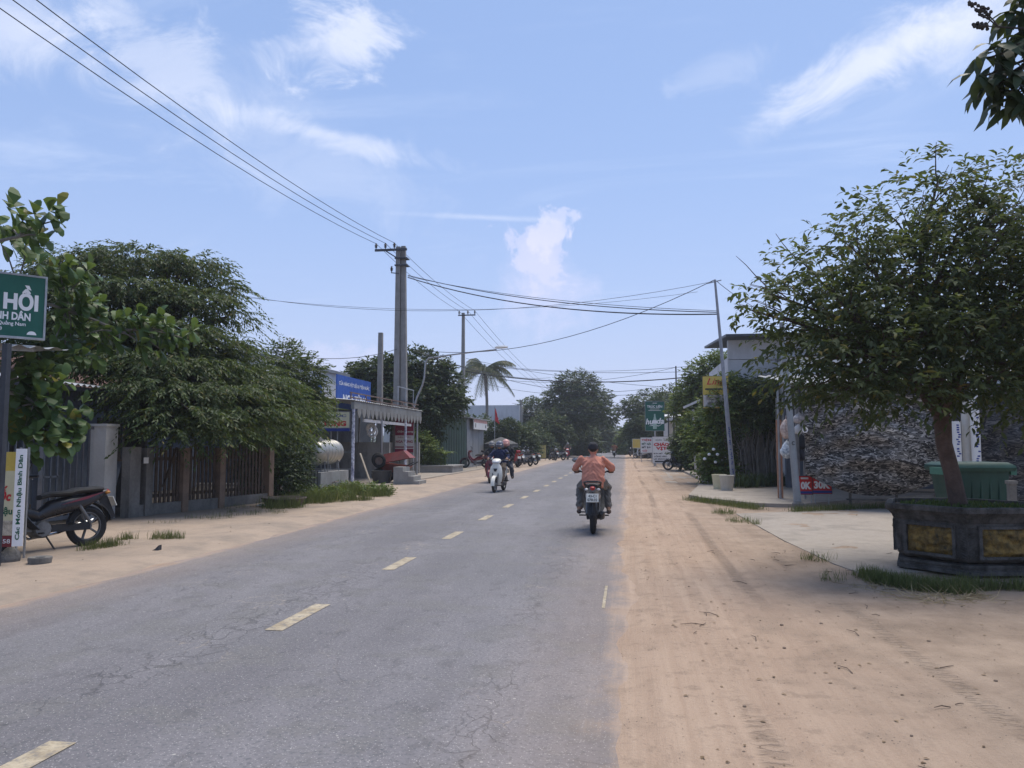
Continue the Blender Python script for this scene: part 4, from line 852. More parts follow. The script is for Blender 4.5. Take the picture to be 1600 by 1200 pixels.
for k in range(6):
    a, b_ = hexr(.825, 0)[k], hexr(.825, 0)[(k+1) % 6]; d0 = (b_-a).normalized(); n0 = V(d0.y, -d0.x, 0); mid = (a+b_)/2; M = Matrix((d0, n0, V(0, 0, 1))).transposed(); L = (b_-a).length
    fr = MB()
    for q in (-1, 1):
        fr.box(mid+d0*q*(L/2-.135)+n0*.012+V(0, 0, .415), (.035, .035, .33), M); fr.box(mid+n0*.0125+V(0, 0, .415+q*.165), (L-.236, .036, .032), M)
    tag(fr.build('panel_frame', M_stone, pt), kind=None)
    # raised gilt relief panel
    nx_, nz_ = 26, 16; vs = []
    for j in range(nz_+1):
        for i in range(nx_+1):
            u = i/nx_; v = j/nz_; e = min(1, 8*min(u, 1-u, v, 1-v)); h = .026*e*float(vn(u*7+k*9, v*6+k*3))+.022*e*float(vn(u*15+k*5, v*11))
            vs.append(mid+d0*(u-.5)*(L-.30)+n0*(.002+h)+V(0, 0, .265+v*.30))
    MB().add(vs, [(j*(nx_+1)+i, j*(nx_+1)+i+1, (j+1)*(nx_+1)+i+1, (j+1)*(nx_+1)+i) for j in range(nz_) for i in range(nx_)]).build('relief_panel', M_gold, pt)
    # patterned corner strips
    st_ = MB()
    for q in range(12):
        for sgn, pos in ((1, .045), (-1, L-.045)):
            c = a+d0*pos+n0*.004+V(0, 0, .255+q*.029); st_.bar(c-d0*.028*sgn-V(0, 0, .008), c+d0*.028*sgn+V(0, 0, .016), .008, .010)
    tag(st_.build('corner_carving', M_stone, pt), kind='stuff')
for k in range(6):
    f_ = hexr(.66, 0)[k]; MB().box(f_+V(0, 0, .02), (.2, .2, .09)).build('foot', M_stone, pt)
grass('planter_ground_cover', 'small green ground cover growing on the soil inside stone planter', lambda n: np.stack([pc.x+(rng.random(n)-.5)*1.3, pc.y+(rng.random(n)-.5)*1.25, np.full(n, .75)], 1)[lambda_mask(n)] if False else np.array([(pc.x+q*math.cos(a), pc.y+q*math.sin(a), .75) for q, a in zip(np.sqrt(rng.random(n))*.66, rng.random(n)*2*PI)]), 1500, (.02, .07), L_mid, .022, 1.2, 'ground cover')

# tree growing in the planter
def PT(px, py, Y): return AY(px, py, Y)
tr_ = thing('planter_tree', 'small spreading tree with many narrow leaves growing in stone planter', 'tree', pc+V(0, 0, .75))
b = MB(); base = pc-_R*.10+V(0, 0, .72); fork = AY(1472, 650, 9.9)
b.tube([base+V(.04, 0, -.02), base+V(.03, -.02, .12), base.lerp(fork, .35)+V(.03, 0, 0), base.lerp(fork, .7)+V(-.02, 0, 0), fork], [.125, .100, .092, .090, .100], 12)
lob = []
for a in [(1465, 285, 9.9, .42, .30), (1540, 310, 9.8, .6, .35), (1600, 330, 9.8, .65, .4), (1400, 345, 9.7, .60, .33), (1330, 385, 9.6, .52, .28), (1270, 425, 9.4, .45, .26), (1205, 460, 9.3, .34, .20), (1175, 485, 9.3, .22, .14), (1250, 515, 9.2, .42, .24), (1310, 480, 9.4, .65, .36), (1400, 440, 9.6, .8, .45),
          (1500, 400, 9.8, .85, .5), (1590, 440, 9.8, .9, .55), (1280, 565, 9.2, .6, .28), (1365, 545, 9.2, .75, .4), (1450, 520, 9.4, .8, .45), (1540, 540, 9.5, .85, .45), (1320, 610, 9.1, .5, .2), (1400, 610, 9.0, .65, .25), (1285, 600, 9.3, .30, .14), (1480, 600, 9.2, .6, .25), (1570, 610, 9.4, .6, .3), (1680, 480, 9.9, 1.1, .8), (1660, 610, 9.7, .8, .4), (1700, 360, 10, .8, .5),
          (1450, 450, 10.8, 1.1, .7), (1580, 500, 11.0, 1.1, .7), (1380, 520, 10.5, .8, .5)]: LB(lob, *a, a[3]*1.1)
mains = []
for (px, py, Y, r) in [(1395, 560, 9.5, .07), (1455, 520, 9.9, .075), (1520, 560, 10.0, .07), (1500, 600, 9.2, .05), (1430, 590, 10.3, .055)]:
    p = AY(px, py, Y); limb_to(b, fork, p, r, r*.62, .03, 8, 5); mains.append((p, r*.6))
for c, r in lob:
    p, rr_ = min(mains, key=lambda q: (q[0]-c).length); lp = limb_to(b, p, c, rr_*.62, .010, .05, 6, 6)
    for q in range(6):
        u = Vector(unit(1)[0]); limb_to(b, lp[random.choice((2, 3, 4, 5))], c+Vector((u.x*r[0], u.y*r[1], abs(u.z)*r[2])), .010, .003, .04, 4, 3)
for (px, py) in [(1463, 222), (1340, 300), (1212, 365), (1150, 400)]:
    c = AY(px, py, 9.6); q = min((l[0] for l in lob), key=lambda z_: (z_-c).length); limb_to(b, q, c, .010, .003, 0, 4, 4)
b.build('trunk', mat('planter_tree_bark', (.105, .072, .058), .9, .3, 8, .7, 30, dirt=(.07, .05, .04), dirt_amt=.6), tr_)
P, D = in_lobes(lob, 4100, .45)
v, f = sprays(P, D, L=.30, nl=9, ll=.095, lw=.034, droop=.25, ldroop=.35, fan=.75, shape='oval', jit=.45, up=.25, bend=.25)
tag(raw_mesh('crown', v, f, L_plant, tr_), kind='stuff')

# tree overhanging from the right with big drooping leaves
mg = thing('overhanging_tree', 'tree with long dark drooping leaves hanging into the top right corner', 'tree', (6.2, 5.2, 0))
b = MB(); b.tube([(6.2, 5.2, 0), (6.15, 5.2, 1.5), (6.0, 5.25, 3.0), (5.8, 5.3, 4.4)], [.2, .17, .15, .11], 10)
gtips = []
for px, py, Y, n in [(1585, 20, 5.6, 15), (1600, 60, 5.6, 15), (1565, 75, 5.5, 13), (1545, 90, 5.5, 10), (1590, 110, 5.5, 14), (1560, 125, 5.6, 12), (1535, 120, 5.5, 6), (1580, 150, 5.6, 13), (1545, 140, 5.6, 8), (1610, 140, 5.5, 14), (1640, 60, 5.5, 14), (1650, 130, 5.4, 14), (1690, 90, 5.3, 14), (1610, -20, 5.6, 14), (1680, 0, 5.4, 14)]:
    gtips.append((AY(px, py, Y), n))
ctr = AY(1690, 70, 5.4); limb_to(b, (5.85, 5.3, 4.0), ctr, .07, .03, .02, 8, 5)
lv = []
for p, n in gtips:
    limb_to(b, ctr, p, .016, .006, .08, 5, 4)
    for k in range(int(n*1.45)):
        a = 2*PI*k/n+random.uniform(-.4, .4); el_ = random.uniform(-1.5, .25); d0 = V(math.cos(a)*.8, math.sin(a)*.8, el_).normalized()
        nn = (V(0, 0, 1)+Vector(unit(1)[0])*.5+V(-.2, -.6, 0)); nn = (nn-d0*nn.dot(d0)).normalized(); lv.append((p+Vector(unit(1)[0])*.06, d0, nn, random.uniform(.15, .23)))
fs_ = AY(1560, 42, 5.5)
for px, py in [(1514, 0), (1522, 40), (1535, 10)]:
    e = AY(px, py, 5.5); limb_to(b, fs_, e, .006, .003, .02, 4, 4)
limb_to(b, ctr, fs_, .012, .006, .05, 5, 4)
b.build('trunk', M_barkd, mg)
fb_ = MB()
for k in range(46):
    px, py = random.choice([(1514, 0), (1522, 40), (1535, 10)]); t = random.uniform(.45, 1); p = fs_.lerp(AY(px, py, 5.5), t)+Vector(unit(1)[0])*.02; fb_.ell(p, (.013,)*3, 6, 4)
tag(fb_.build('flower_buds', M_barkd, mg), kind='stuff')
me_ = []
for k in range(3):
    v, f = leaf_arrays(np.zeros((1, 3)), np.array([[0, 1., 0]]), np.array([[0, 0, 1.]]), 1.0, .30+.05*k, 'lance', .10+.14*k)
    me = bpy.data.meshes.new('leaf'); me.from_pydata([tuple(x) for x in v], [], [tuple(map(int, x)) for x in f]); me.materials.append(L_mango); me_.append(me)
for p, d0, nn, Ls in lv[:298]:
    M = Matrix((d0.cross(nn), d0, nn)).transposed().to_4x4(); o = bpy.data.objects.new('leaf', me_[random.randrange(3)]); COL.objects.link(o); o.parent = mg
    o.matrix_local = Matrix.Translation(p-Vector((6.2, 5.2, 0))) @ M @ Matrix.Scale(Ls, 4)

# green wheeled refuse bin behind the planter
dc = AY(1515, 760, 14.2); dc.z = .037; RX = Matrix((_R, _fh, V(0, 0, 1))).transposed()
M_bin = mat('bin_green', (.006, .040, .029), .5, .15, 2, dirt=(.025, .085, .062), dirt_amt=.5)
db = thing('refuse_bin', 'dark green wheeled refuse bin with domed lid behind stone planter', 'bin', dc)
def bq(x, y, z): return dc+RX @ V(x, y, z)
MB().loft([[bq(x*s, y*s, z) for x, y in ((-.46, -.36), (.46, -.36), (.46, .36), (-.46, .36))] for s, z in ((.80, .16), (1.0, .98), (1.0, 1.0))]).build('body', M_bin, db)
MB().loft([[bq(x, y, z) for x, y in ((-a_, -b_), (a_, -b_), (a_, b_), (-a_, b_))] for a_, b_, z in ((.51, .43, 1.002), (.53, .45, 1.06), (.52, .43, 1.10), (.44, .36, 1.15))]).build('lid', M_bin, db)
MB().box(bq(-.54, -.1, 1.0), (.10, .5, .12), RX).build('side_lug', mat('bin_green_light', (.045, .15, .105), .5, .15), db); MB().box(bq(.54, -.1, 1.0), (.10, .5, .12), RX).build('side_lug', mat('bin_green_light', (.045, .15, .105)), db)
for x in (-.32, .32):
    for y in (-.26, .26): MB().lathe([(.08, -.025), (.08, .025)], bq(x, y, .08), 12, axis='x').build('wheel', M_tyre, db); 
for i in range(5): MB().box(bq(-.3+i*.15, -.33, .55), (.03, .04, .7), RX).build('rib', M_bin, db)
stub = AY(1582, 790, 13.0); stub.z = 0.03; tag(MB().box(stub+V(0, 0, .42), (.10, .10, .86)).box(stub+V(0, 0, .87), (.13, .13, .05)).build('concrete_stub', M_concd, None, stub), 'short concrete stub post right of the green refuse bin', 'post')

# tarpaulin stall
def camo(name, c1, c2, c3):
    m = bpy.data.materials.new(name); m.use_nodes = True; m.node_tree.nodes.clear(); t = NT(m.node_tree); co = t.new('ShaderNodeTexCoord').outputs['Object']
    vec = t.scale(co, (3.6, 1, 8.4), (0, rad(-30), 0)); n1 = t.noise(vec, 1.75, 3, .5, 1.6); n2 = t.noise(t.vm('ADD', vec, (7, 3, 1)), 2.0, 3, .5, 1.6)
    c = t.mix(t.rng(n1, .49, .51), c1, c2); c = t.mix(t.rng(n2, .565, .58), c, c3); c = t.mix(t.math('MULTIPLY', t.rng(t.noise(co, 1.1, 4), .5, .7), .25), c, (.13, .125, .12))
    p = t.new('ShaderNodeBsdfPrincipled', i_Roughness=.92); p.inputs['Specular IOR Level'].default_value = .1; t.set(p.inputs['Base Color'], c); t.l.new(p.outputs[0], t.new('ShaderNodeOutputMaterial').inputs[0]); return m
M_camo = camo('camouflage_tarp', (.036, .033, .030), (.135, .124, .112), (.36, .33, .295)); M_camod = camo('camouflage_tarp_dark', (.03, .03, .033), (.075, .073, .072), (.14, .135, .13))
def tarp(name, label, p00, p10, zt0, zt1, zb, m_, sag=.25, fold=.05, slope=0.):
    p00 = Vector(p00); p10 = Vector(p10); nx_, nz_ = 84, 56; d0 = (p10-p00); n0 = V(d0.y, -d0.x, 0).normalized(); vs = []
    for j in range(nz_+1):
        for i in range(nx_+1):
            u = i/nx_; v = j/nz_; zt = zt0+(zt1-zt0)*u-.05*math.sin(PI*u); z_b = zb[0]+(zb[1]-zb[0])*u-sag*math.sin(PI*u)**1.0
            q = p00+d0*u; bel = .35*math.sin(PI*u)*math.sin(PI*min(1, v*1.15))
            z_ = z_b+(zt-z_b)*v
            w_ = fold*(math.sin(u*9+v*5)+.6*math.sin(u*5-v*9+1)+.5*math.sin(v*14+u*22))*(1-.6*v)+.055*math.sin(2*PI*(4.2*(v+.55*(2*u-1)**2)+.7*math.sin(3*u)))*math.sin(PI*min(1, u*1.1+.02))**.5
            q = q+n0*(bel+w_); vs.append(V(q.x, q.y, z_))
    b = MB().add(vs, [(j*(nx_+1)+i, j*(nx_+1)+i+1, (j+1)*(nx_+1)+i+1, (j+1)*(nx_+1)+i) for j in range(nz_) for i in range(nx_)])
    return tag(b.build(name, m_, None, p00, 80), label, 'tarpaulin')
a0 = AY(1258, 700, 18.6); a1 = AY(1490, 700, 17.6)
tarp('camouflage_tarpaulin', 'grey camouflage tarpaulin hung like a curtain beside the grey pole', (a0.x, a0.y, 0), (a1.x, a1.y, 0), 2.75, 2.55, (.80, .86), M_camo, .50, .10)
a2 = AY(1525, 700, 17.2); a3 = AY(1760, 700, 16.2)
tarp('camouflage_tarpaulin', 'darker camouflage tarpaulin at the right edge behind the bin', (a2.x, a2.y, 0), (a3.x, a3.y, 0), 2.7, 2.6, (.3, .35), M_camod, .1, .07)
cn = thing('stall_canopy', 'pale metal canopy roof and frame of the tarpaulin stall', 'canopy', (8, 21, 0))
for x, y in ((XatY(1246, 19.9), 19.9), (12.5, 16.4), (4.6, 24.5), (12.5, 24.5), (8.2, 17.9)): MB().bar((x, y, 0), (x, y, 2.9), .07, .07).build('post', M_steel, cn)
corrugated((4.1, 18.6, 2.85), (9, -2.4, 0), (.3, 8, .9), 34, .03).build('roof_sheet', M_zinc, cn)
MB().span((XatY(1228, 25.2), 25.2, -.05), (14, 25.45, 3.3)).build('back_wall', M_bluewall, cn)
gp = thing('stall_guardrail', 'low metal rail and planks under the camouflage tarpaulin', 'rail', (6.5, 18.6, .1))
for z in (.22, .42): MB().bar((5.0, 18.75, z), (8.2, 18.2, z), .12, .03).build('rail', M_concd, gp)
for q in range(4): MB().bar((5.1+q*.95, 18.8-q*.17, .1), (5.1+q*.95, 18.8-q*.17, .5), .05, .05).build('post', M_concd, gp)
# sticker-covered posts behind the tree
k_ = 0
for px, Y, h, lab in [(1497, 16.8, 1.95, 'thinner sticker-covered post just right of the planter tree trunk'), (1513, 16.9, 2.35, 'bare pale post between two sticker-covered posts behind the bin'), (1527, 16.7, 2.6, 'tallest sticker-covered white post with blue print behind green bin')]:
    p = AY(px, 740, Y); p.z = 0; po = thing('stickered_post', lab, 'post', p, 'posts behind the refuse bin'); tb_ = MB().tube([p, p+V(0, 0, h)], .085, 12).build('shaft', M_plaster if k_ == 1 else M_white, po)
    if k_ != 1:
        pr_ = MB()
        for j in range(34):
            z_ = .8+j*.048; x_ = random.uniform(-.02, .03)
            if z_ < h-.05 and random.random() < .8: pr_.add([p+V(x_-.024, -.0875, z_), p+V(x_+.024, -.0875, z_), p+V(x_+.024, -.0875, z_+random.uniform(.02, .036)), p+V(x_-.024, -.0875, z_+.03)], [(0, 1, 2, 3)])
        tag(pr_.build('faded_print', M_inkb, tb_), kind='stuff')
    k_ += 1
# grey steel pole in front with red 30K boards
gpp = G(1247, 790, .1); gl_ = thing('grey_pole', 'grey painted steel pole standing at the slab edge beside tarpaulin', 'pole', gpp)
tp = AY(1226, 560, gpp.y); MB().tube([gpp+V(0, 0, -.1), gpp.lerp(tp, .5), tp, tp+(tp-gpp)*.25], [.085, .075, .065, .05], 12).build('shaft', mat('grey_pole_paint', (.26, .28, .29), .5, .12, 4, dirt=(.16, .16, .16), dirt_amt=.5), gl_); MB().lathe([(.13, -.02), (.13, .05), (.09, .1)], gpp, 12).build('base_collar', M_concd, gl_)
lettering(gl_, 'C', gpp.lerp(tp, .42)+V(0, -.09, 0), (1, 0, 0), (0, 0, 1), 0, 0, .06, .09, M_inkk, .03)
for px, py, w_, lab, t_ in [(1257, 758, .34, 'red and white price board reading 10K beside grey pole', '10K'), (1284, 757, .42, 'red price board reading 30K below the tarpaulin corner', '30K')]:
    c = AY(px, py, 18.9); s3 = thing('price_board', lab, 'sign', V(c.x, c.y, .1), 'red price boards'); B = Board(s3, c, (1, 0, 0), (0, 0, 1), w_, .42, M_red, .04, M_inkk, .01)
    B.text(t_, 0, -.02, .86, .42, M_ink, .05); B.patch(0, .38, .5, .10, M_pale); B.patch(0, -.40, 1, .14, M_inkb)
    for x in (-.15, .15): MB().bar(V(c.x+x, c.y+.03, .08), V(c.x+x, c.y+.03, c.z-.2), .025, .025).build('leg', M_steel, s3)
# hanging goods at the stall corner
M_pl1 = mat('bag_clear', (.42, .40, .41), .35, .4, 14, col2=(.6, .55, .52)); M_pl2 = mat('bag_blue', (.25, .40, .50), .35, .5, 16, col2=(.65, .7, .72)); M_pl3 = mat('bag_orange', (.52, .30, .22), .45, .4, 12, col2=(.6, .52, .46))
i = 0
for px, py, rx, rz, m_, lab in [(1228, 672, .14, .22, M_pl3, 'orange and white packed plastic bag hanging highest left of grey pole'), (1230, 704, .16, .20, M_pl2, 'pale blue patterned plastic bag hanging below the orange bag'), (1248, 655, .15, .12, M_pl1, 'clear crumpled plastic bundle hanging at top right of grey pole'), (1252, 692, .15, .17, M_steeld, 'black plastic bag hanging right of the grey pole'), (1247, 672, .11, .12, M_white, 'white plastic bag hanging just behind the grey pole'), (1252, 712, .11, .14, mat('bag_dark', (.06, .06, .075), .4, .4, 12), 'dark grey bag hanging lowest right of grey pole')]:
    c = AY(px, py, 19.9+.15*(i % 2)); bb = MB().ell((0, 0, 0), (rx, rx*.7, rz), 14, 10); sd2 = i*3.1
    bb.v = [(c.x+x*(1+.35*(float(vn(z*14+sd2, x*11+9))-.5)), c.y+y*(1+.4*(float(vn(x*15+sd2, z*13))-.5)), c.z+z+(.06*math.exp(-(x*x+y*y)*300) if z > rz*.8 else 0)) for x, y, z in bb.v]
    bb.tube([c+V(0, 0, rz*.9), c+V(.01, 0, rz+.14)], .008, 4); tag(bb.build('hanging_bag', m_, None, c), lab, 'bag', 'bags hanging at the stall corner'); i += 1
rk = thing('hanging_rack', 'thin steel rack on two poles carrying the hanging bags', 'rack', V(*AY(1222, 760, 20.2)[:2], 0))
r0 = AY(1219, 760, 20.2); r1 = AY(1258, 760, 20.2)
for r_ in (r0, r1): MB().tube([V(r_.x, r_.y, 0), V(r_.x, r_.y, 2.9)], .028, 6).build('post', M_steel, rk)
MB().tube([V(r0.x, r0.y, 2.4), V(r1.x, r1.y, 2.4)], .02, 6).build('crossbar', M_steel, rk)
ob = AY(1217, 700, 20.4); tag(MB().span((ob.x-.05, ob.y, 0), (ob.x+.08, ob.y+.06, 2.1)).build('orange_plank', mat('orange_board', (.40, .20, .12), .7, .2), None, V(ob.x, ob.y, 0)), 'narrow orange-brown board standing left of hanging bags', 'board')
wr = AY(1258, 672, 18.0); tag(MB().torus(wr, .05, .014, 'y', 14, 5).build('white_ring', M_white, None, wr), 'small white ring hanging at the tarpaulin edge', 'ring')

# building on the right with grey fascia
rb = thing('right_building', 'two-storey pale grey fronted building behind the spreading planter tree', 'building', (8, 31, 0))
fx0 = XatY(1140, 28); MB().span((fx0+.4, 28.4, 0), (16, 38, 4.9)).build('wall', M_bwhite, rb)
M_fasc = mat('grey_fascia', (.46, .45, .45), .7, .06, 1.5, dirt=(.26, .25, .25), dirt_amt=.4)
MB().span((fx0, 27.9, 3.70), (16, 28.1, 4.45)).build('fascia_panel', M_fasc, rb); MB().span((fx0, 27.9, 4.47), (16, 28.1, 5.15)).build('fascia_panel', M_fasc, rb)
MB().span((fx0, 28.1, 3.0), (16, 30, 3.12)).build('soffit', M_bluewall, rb); MB().span((fx0+.05, 27.98, 2.95), (fx0+1.9, 28.06, 3.68)).build('dark_band', M_bluewall, rb)
MB().loft([[V(fx0-.15, 27.2, 5.2), V(16.5, 27.2, 5.2), V(16.5, 27.2, 5.28), V(fx0-.15, 27.2, 5.28)], [V(fx0+.2, 38, 6.1), V(16.5, 38, 6.1), V(16.5, 38, 6.2), V(fx0+.2, 38, 6.2)]]).build('roof', M_steeld, rb)
for x in (6.5, 9, 11.5): wn = MB().span((x, 28.34, 1.0), (x+1.3, 28.39, 2.5)).build('window', M_steeld, rb); MB().span((x-.06, 28.30, .94), (x+1.36, 28.335, 1.0)).build('sill', M_white, wn)
whw = thing('white_annexe', 'white wall seen through the planter tree leaves', 'building', (10, 26, 0)); MB().span((XatY(1232, 25.9), 25.9, 0), (15, 27.2, 4.3)).build('wall', M_white, whw); MB().span((XatY(1230, 25.7), 25.7, 4.3), (15.2, 27.4, 4.42)).build('parapet', M_grey, whw)

# slim leaning steel pole with the cables and yellow sign
q0 = G(1147, 762, .12); q1 = AY(1117, 437, q0.y)
lp_ = thing('leaning_pole', 'slim leaning steel pole carrying cables on the right side', 'pole', q0)
MB().tube([q0+V(0, 0, -.1), q0.lerp(q1, .42), q1], [.085, .065, .035], 10).build('shaft', mat('pole_grey_blue', (.25, .26, .28), .55, .2, 5, dirt=(.40, .40, .42), dirt_amt=.4, dscale=6), lp_)
MB().bar(q1+V(-.25, 0, -.12), q1+V(.2, 0, -.02), .03, .03).build('crossarm', M_steel, lp_)
pr_ = MB()
for j in range(26):
    c = q0.lerp(q1, .07+.0085*j)+V(random.uniform(-.015, .015), -.088, 0)
    if random.random() < .8: pr_.add([c+V(-.022, 0, -.016), c+V(.022, 0, -.016), c+V(.022, 0, .012), c+V(-.022, 0, .016)], [(0, 1, 2, 3)])
tag(pr_.build('faded_print', M_inkb, lp_), kind='stuff')
ysg = thing('yellow_sign', 'yellow and white sign board with red script lettering on leaning pole', 'sign', V(XatY(1118, 26.9), 26.9, 2.8))
B = Board(ysg, AY(1118, 613, 26.9), V(1, .02, 0), (0, 0, 1), .86, 1.10, M_yel, .05, M_inkk, .01); B.patch(0, -.27, .96, .38, M_pale); B.text('Linh', .02, .34, .72, .20, M_red, .01, .35); B.patch(0, .10, .8, .05, M_inkk)
for x_, y_ in ((-.25, -.18), (.1, -.18), (-.22, -.36), (.12, -.36)): B.patch(x_, y_, .22, .12, mat('sign_photo', (.25, .22, .2), .6, .6, 20, col2=(.5, .48, .45)))
# banyan with hanging roots
lob = []
for a in [(1180, 620, 27.6, 1.0, .6), (1165, 655, 27.4, .9, .4), (1205, 650, 27.6, .8, .4), (1150, 630, 27.5, .6, .4), (1225, 620, 28.0, .9, .5)]: LB(lob, *a)
by = tree('banyan_tree', 'banyan with curtain of hanging roots beside the leaning pole', (XatY(1188, 27.6), 27.6, .1), (XatY(1186, 27.6), 27.6, 2.2), lob, .20, 1300, dict(L=.4, nl=9, ll=.13, lw=.065, droop=.25, ldroop=.4), L_mid, M_barkg, .4)
rts = MB()
for k in range(60):
    x = XatY(random.uniform(1152, 1218), 27.3)+random.uniform(-.05, .05); y = 27.2+random.uniform(-.2, .6); top = random.uniform(1.6, 2.4)
    rts.tube([(x+random.uniform(-.25, .25), y, top), (x+random.uniform(-.08, .08), y, top*.6), (x, y, .5), (x+random.uniform(-.1, .1), y, .1)], [.012, .02, .022, .035], 5)
tag(rts.build('hanging_roots', M_barkg, by), kind='stuff')
def strip(px0, py0, px1, py1, wd, z=.12):
    A = G(px0, py0, z); Bq = G(px1, py1, z)
    def fn(n):
        t = rng.random(n//7+1); P_ = np.array(A)+np.outer(t, np.array(Bq-A)); P_ = np.repeat(P_, 7, 0); P_[:, :2] += rng.normal(size=(len(P_), 2))*wd; P_[:, 2] = z; return P_
    return fn
grass('border_plants', 'strappy dark green border plants at the foot of banyan', strip(1152, 763, 1240, 758, .12), 900, (.25, .5), L_dark, .03, .8, 'plants')
grass('slab_edge_weeds', 'low weeds and grass along the raised slab edge', strip(1075, 782, 1185, 797, .10, .03), 1500, (.05, .18), wd=.010)
grass('slab_edge_weeds', 'low weeds along the slab edge right of grey pole', strip(1235, 800, 1400, 793, .07, .04), 1500, (.05, .16), wd=.011)
grass('verge_tufts', 'dry tufts trailing down from the slab corner on sand', patch_pts([gl(1130, 805, .25), gl(1155, 818, .22), gl(1280, 880, .15), gl(1180, 822, .12), gl(1300, 912, .12), gl(1260, 878, .1)], .03, .03), 700, (.04, .13), wd=.008)
grass('planter_grass', 'green grass growing around the foot of stone planter', patch_pts([gl(1360, 908, .13), gl(1400, 918, .20), gl(1440, 925, .22), gl(1480, 928, .22), gl(1520, 925, .18), gl(1375, 915, .14), gl(1560, 925, .12), gl(1595, 926, .12), gl(1345, 905, .07)], .03, .03), 4200, (.04, .15), wd=.008, lean=.9)
grass('dry_straw', 'scattered dry straw lying by the planter grass', patch_pts([gl(1440, 940, .25), gl(1510, 940, .22), gl(1360, 925, .2)], .035, .08), 240, (.10, .30), L_dry, .006, 14, 'straw')
# buckets and bushes
M_plc = mat('cream_plastic', (.50, .47, .40), .55, .12, 3, dirt=(.30, .27, .22), dirt_amt=.5)
for px, py, m_, lab in [(1124, 764, mat('yellow_cream_plastic', (.58, .55, .38), .5, .1), 'yellowish plastic bucket pot beside the leaning pole'), (1136, 766, M_plc, 'grey-cream plastic bucket pot touching the leaning pole')]:
    c = G(px, py, .12); tag(MB().lathe([(.17, 0), (.215, .40), (.225, .42), (.225, .44), (.205, .43), (.16, .05)], c, 18).build('bucket_pot', m_, None, c), lab, 'bucket', 'bucket pots by the pole')
BS = dict(L=.35, nl=8, ll=.14, lw=.075, droop=.2, ldroop=.3)
def blob(name, label, lst, n, lf, spray=BS, base=None):
    l_ = []
    for a in lst: LB(l_, *a)
    c = l_[0][0]; return bush(name, label, base or V(c.x, c.y, 0), l_, n, spray, lf)
blob('flowering_shrub', 'shrub with few white flowers above the bucket pots', [(1122, 720, 27.5, .45, .35), (1112, 730, 27.3, .35, .35), (1132, 735, 27.2, .35, .4), (1128, 705, 27.8, .4, .3)], 500, L_yel)
fw_ = MB()
for px, py in [(1115, 702), (1108, 710), (1121, 710), (1101, 717), (1118, 722)]: fw_.ell(AY(px, py, 26.8), (.06, .05, .05), 7, 5)
tag(fw_.build('white_blossoms', M_ink, None, AY(1115, 705, 26.8)), 'white blossoms on the shrub above bucket pots', 'blossoms', kind='stuff')
blob('leafy_bush', 'yellow-green leafy bush left of the leaning pole', [(1115, 688, 29, .75, .35), (1095, 685, 29.5, .5, .3), (1130, 665, 29, .5, .5), (1100, 655, 30, .5, .4)], 900, L_yel)
blob('leafy_bush', 'light bush growing over the yellow sign edge', [(1135, 612, 27.3, .45, .45), (1125, 635, 27.2, .5, .3), (1145, 640, 27.3, .5, .5)], 700, L_yel, BS, V(XatY(1150, 27.5), 27.5, 0))
blob('large_bush', 'large dense rounded bush behind the duck porridge board', [(1082, 690, 42, .9, .8), (1092, 675, 42, .8, .7), (1070, 706, 43, .55, .6), (1096, 710, 41, .7, .6), (1078, 668, 43, .5, .4)], 1500, L_mid, dict(L=.4, nl=8, ll=.17, lw=.09, droop=.2, ldroop=.3))
lob = []
for a in [(1110, 590, 44, 1.3, 1.0), (1128, 575, 44, 1.0, .8), (1090, 620, 44, 1.2, .9), (1120, 630, 44, 1.2, .9), (1075, 640, 45, .9, .7), (1135, 600, 44, 1.0, 1.0)]: LB(lob, *a)
tree('bright_tree', 'bright green tree rising behind the yellow sign', (4.6, 44.5, 0), (4.6, 44.5, 2.4), lob, .16, 2300, dict(L=.5, nl=9, ll=.18, lw=.10, droop=.2, ldroop=.3), L_yel, M_bark, .45)
# shelter posts and slanting tube
sl_ = thing('roadside_shelter', 'two slim grey posts with slanting white sheet on the right', 'shelter', (3.3, 36.5, 0))
for px, py in ((1087, 741), (1096, 745)):
    p = G(px, py); t_ = AY(px-4, 640 if px < 1090 else 645, p.y); MB().tube([p, t_], .055, 8).build('post', M_steel, sl_)
z0 = AY(1068, 637, 36); z1 = AY(1094, 625, 36); MB().bar(z0, z1, .1, .28, up=(0, 1, 0)).build('sheet', M_white, sl_)
# notice boards by the verge
def stand(name, label, px, pyt, pyb, pyg, Y, wpx, **k):
    c = AY(px, (pyt+pyb)/2, Y); g0 = V(c.x, Y, 0); s_ = Y*1.0/1200; r_ = thing(name, label, 'sign', g0); B = Board(r_, c, (1, 0, 0), (0, 0, 1), wpx*s_, (pyb-pyt)*s_, M_white, .04, M_steel, .02)
    for x in (-.42, .42): MB().bar(g0+V(x*B.w, .05, 0), V(c.x+x*B.w, Y+.05, c.z), .04, .04).build('leg', M_steel, r_); MB().bar(g0+V(x*B.w, .6, 0), V(c.x+x*B.w, Y+.06, c.z), .03, .03).build('back_leg', M_steel, r_)
    return B
B = stand('porridge_board', 'white standing board with large red and black lettering on right verge', 1033.5, 683, 723, 727, 50, 27); B.text('QUÁN', -.15, .38, .36, .06, M_inkk, .02); B.patch(.28, .39, .32, .10, mat('sign_photo', (.25, .22, .2)))
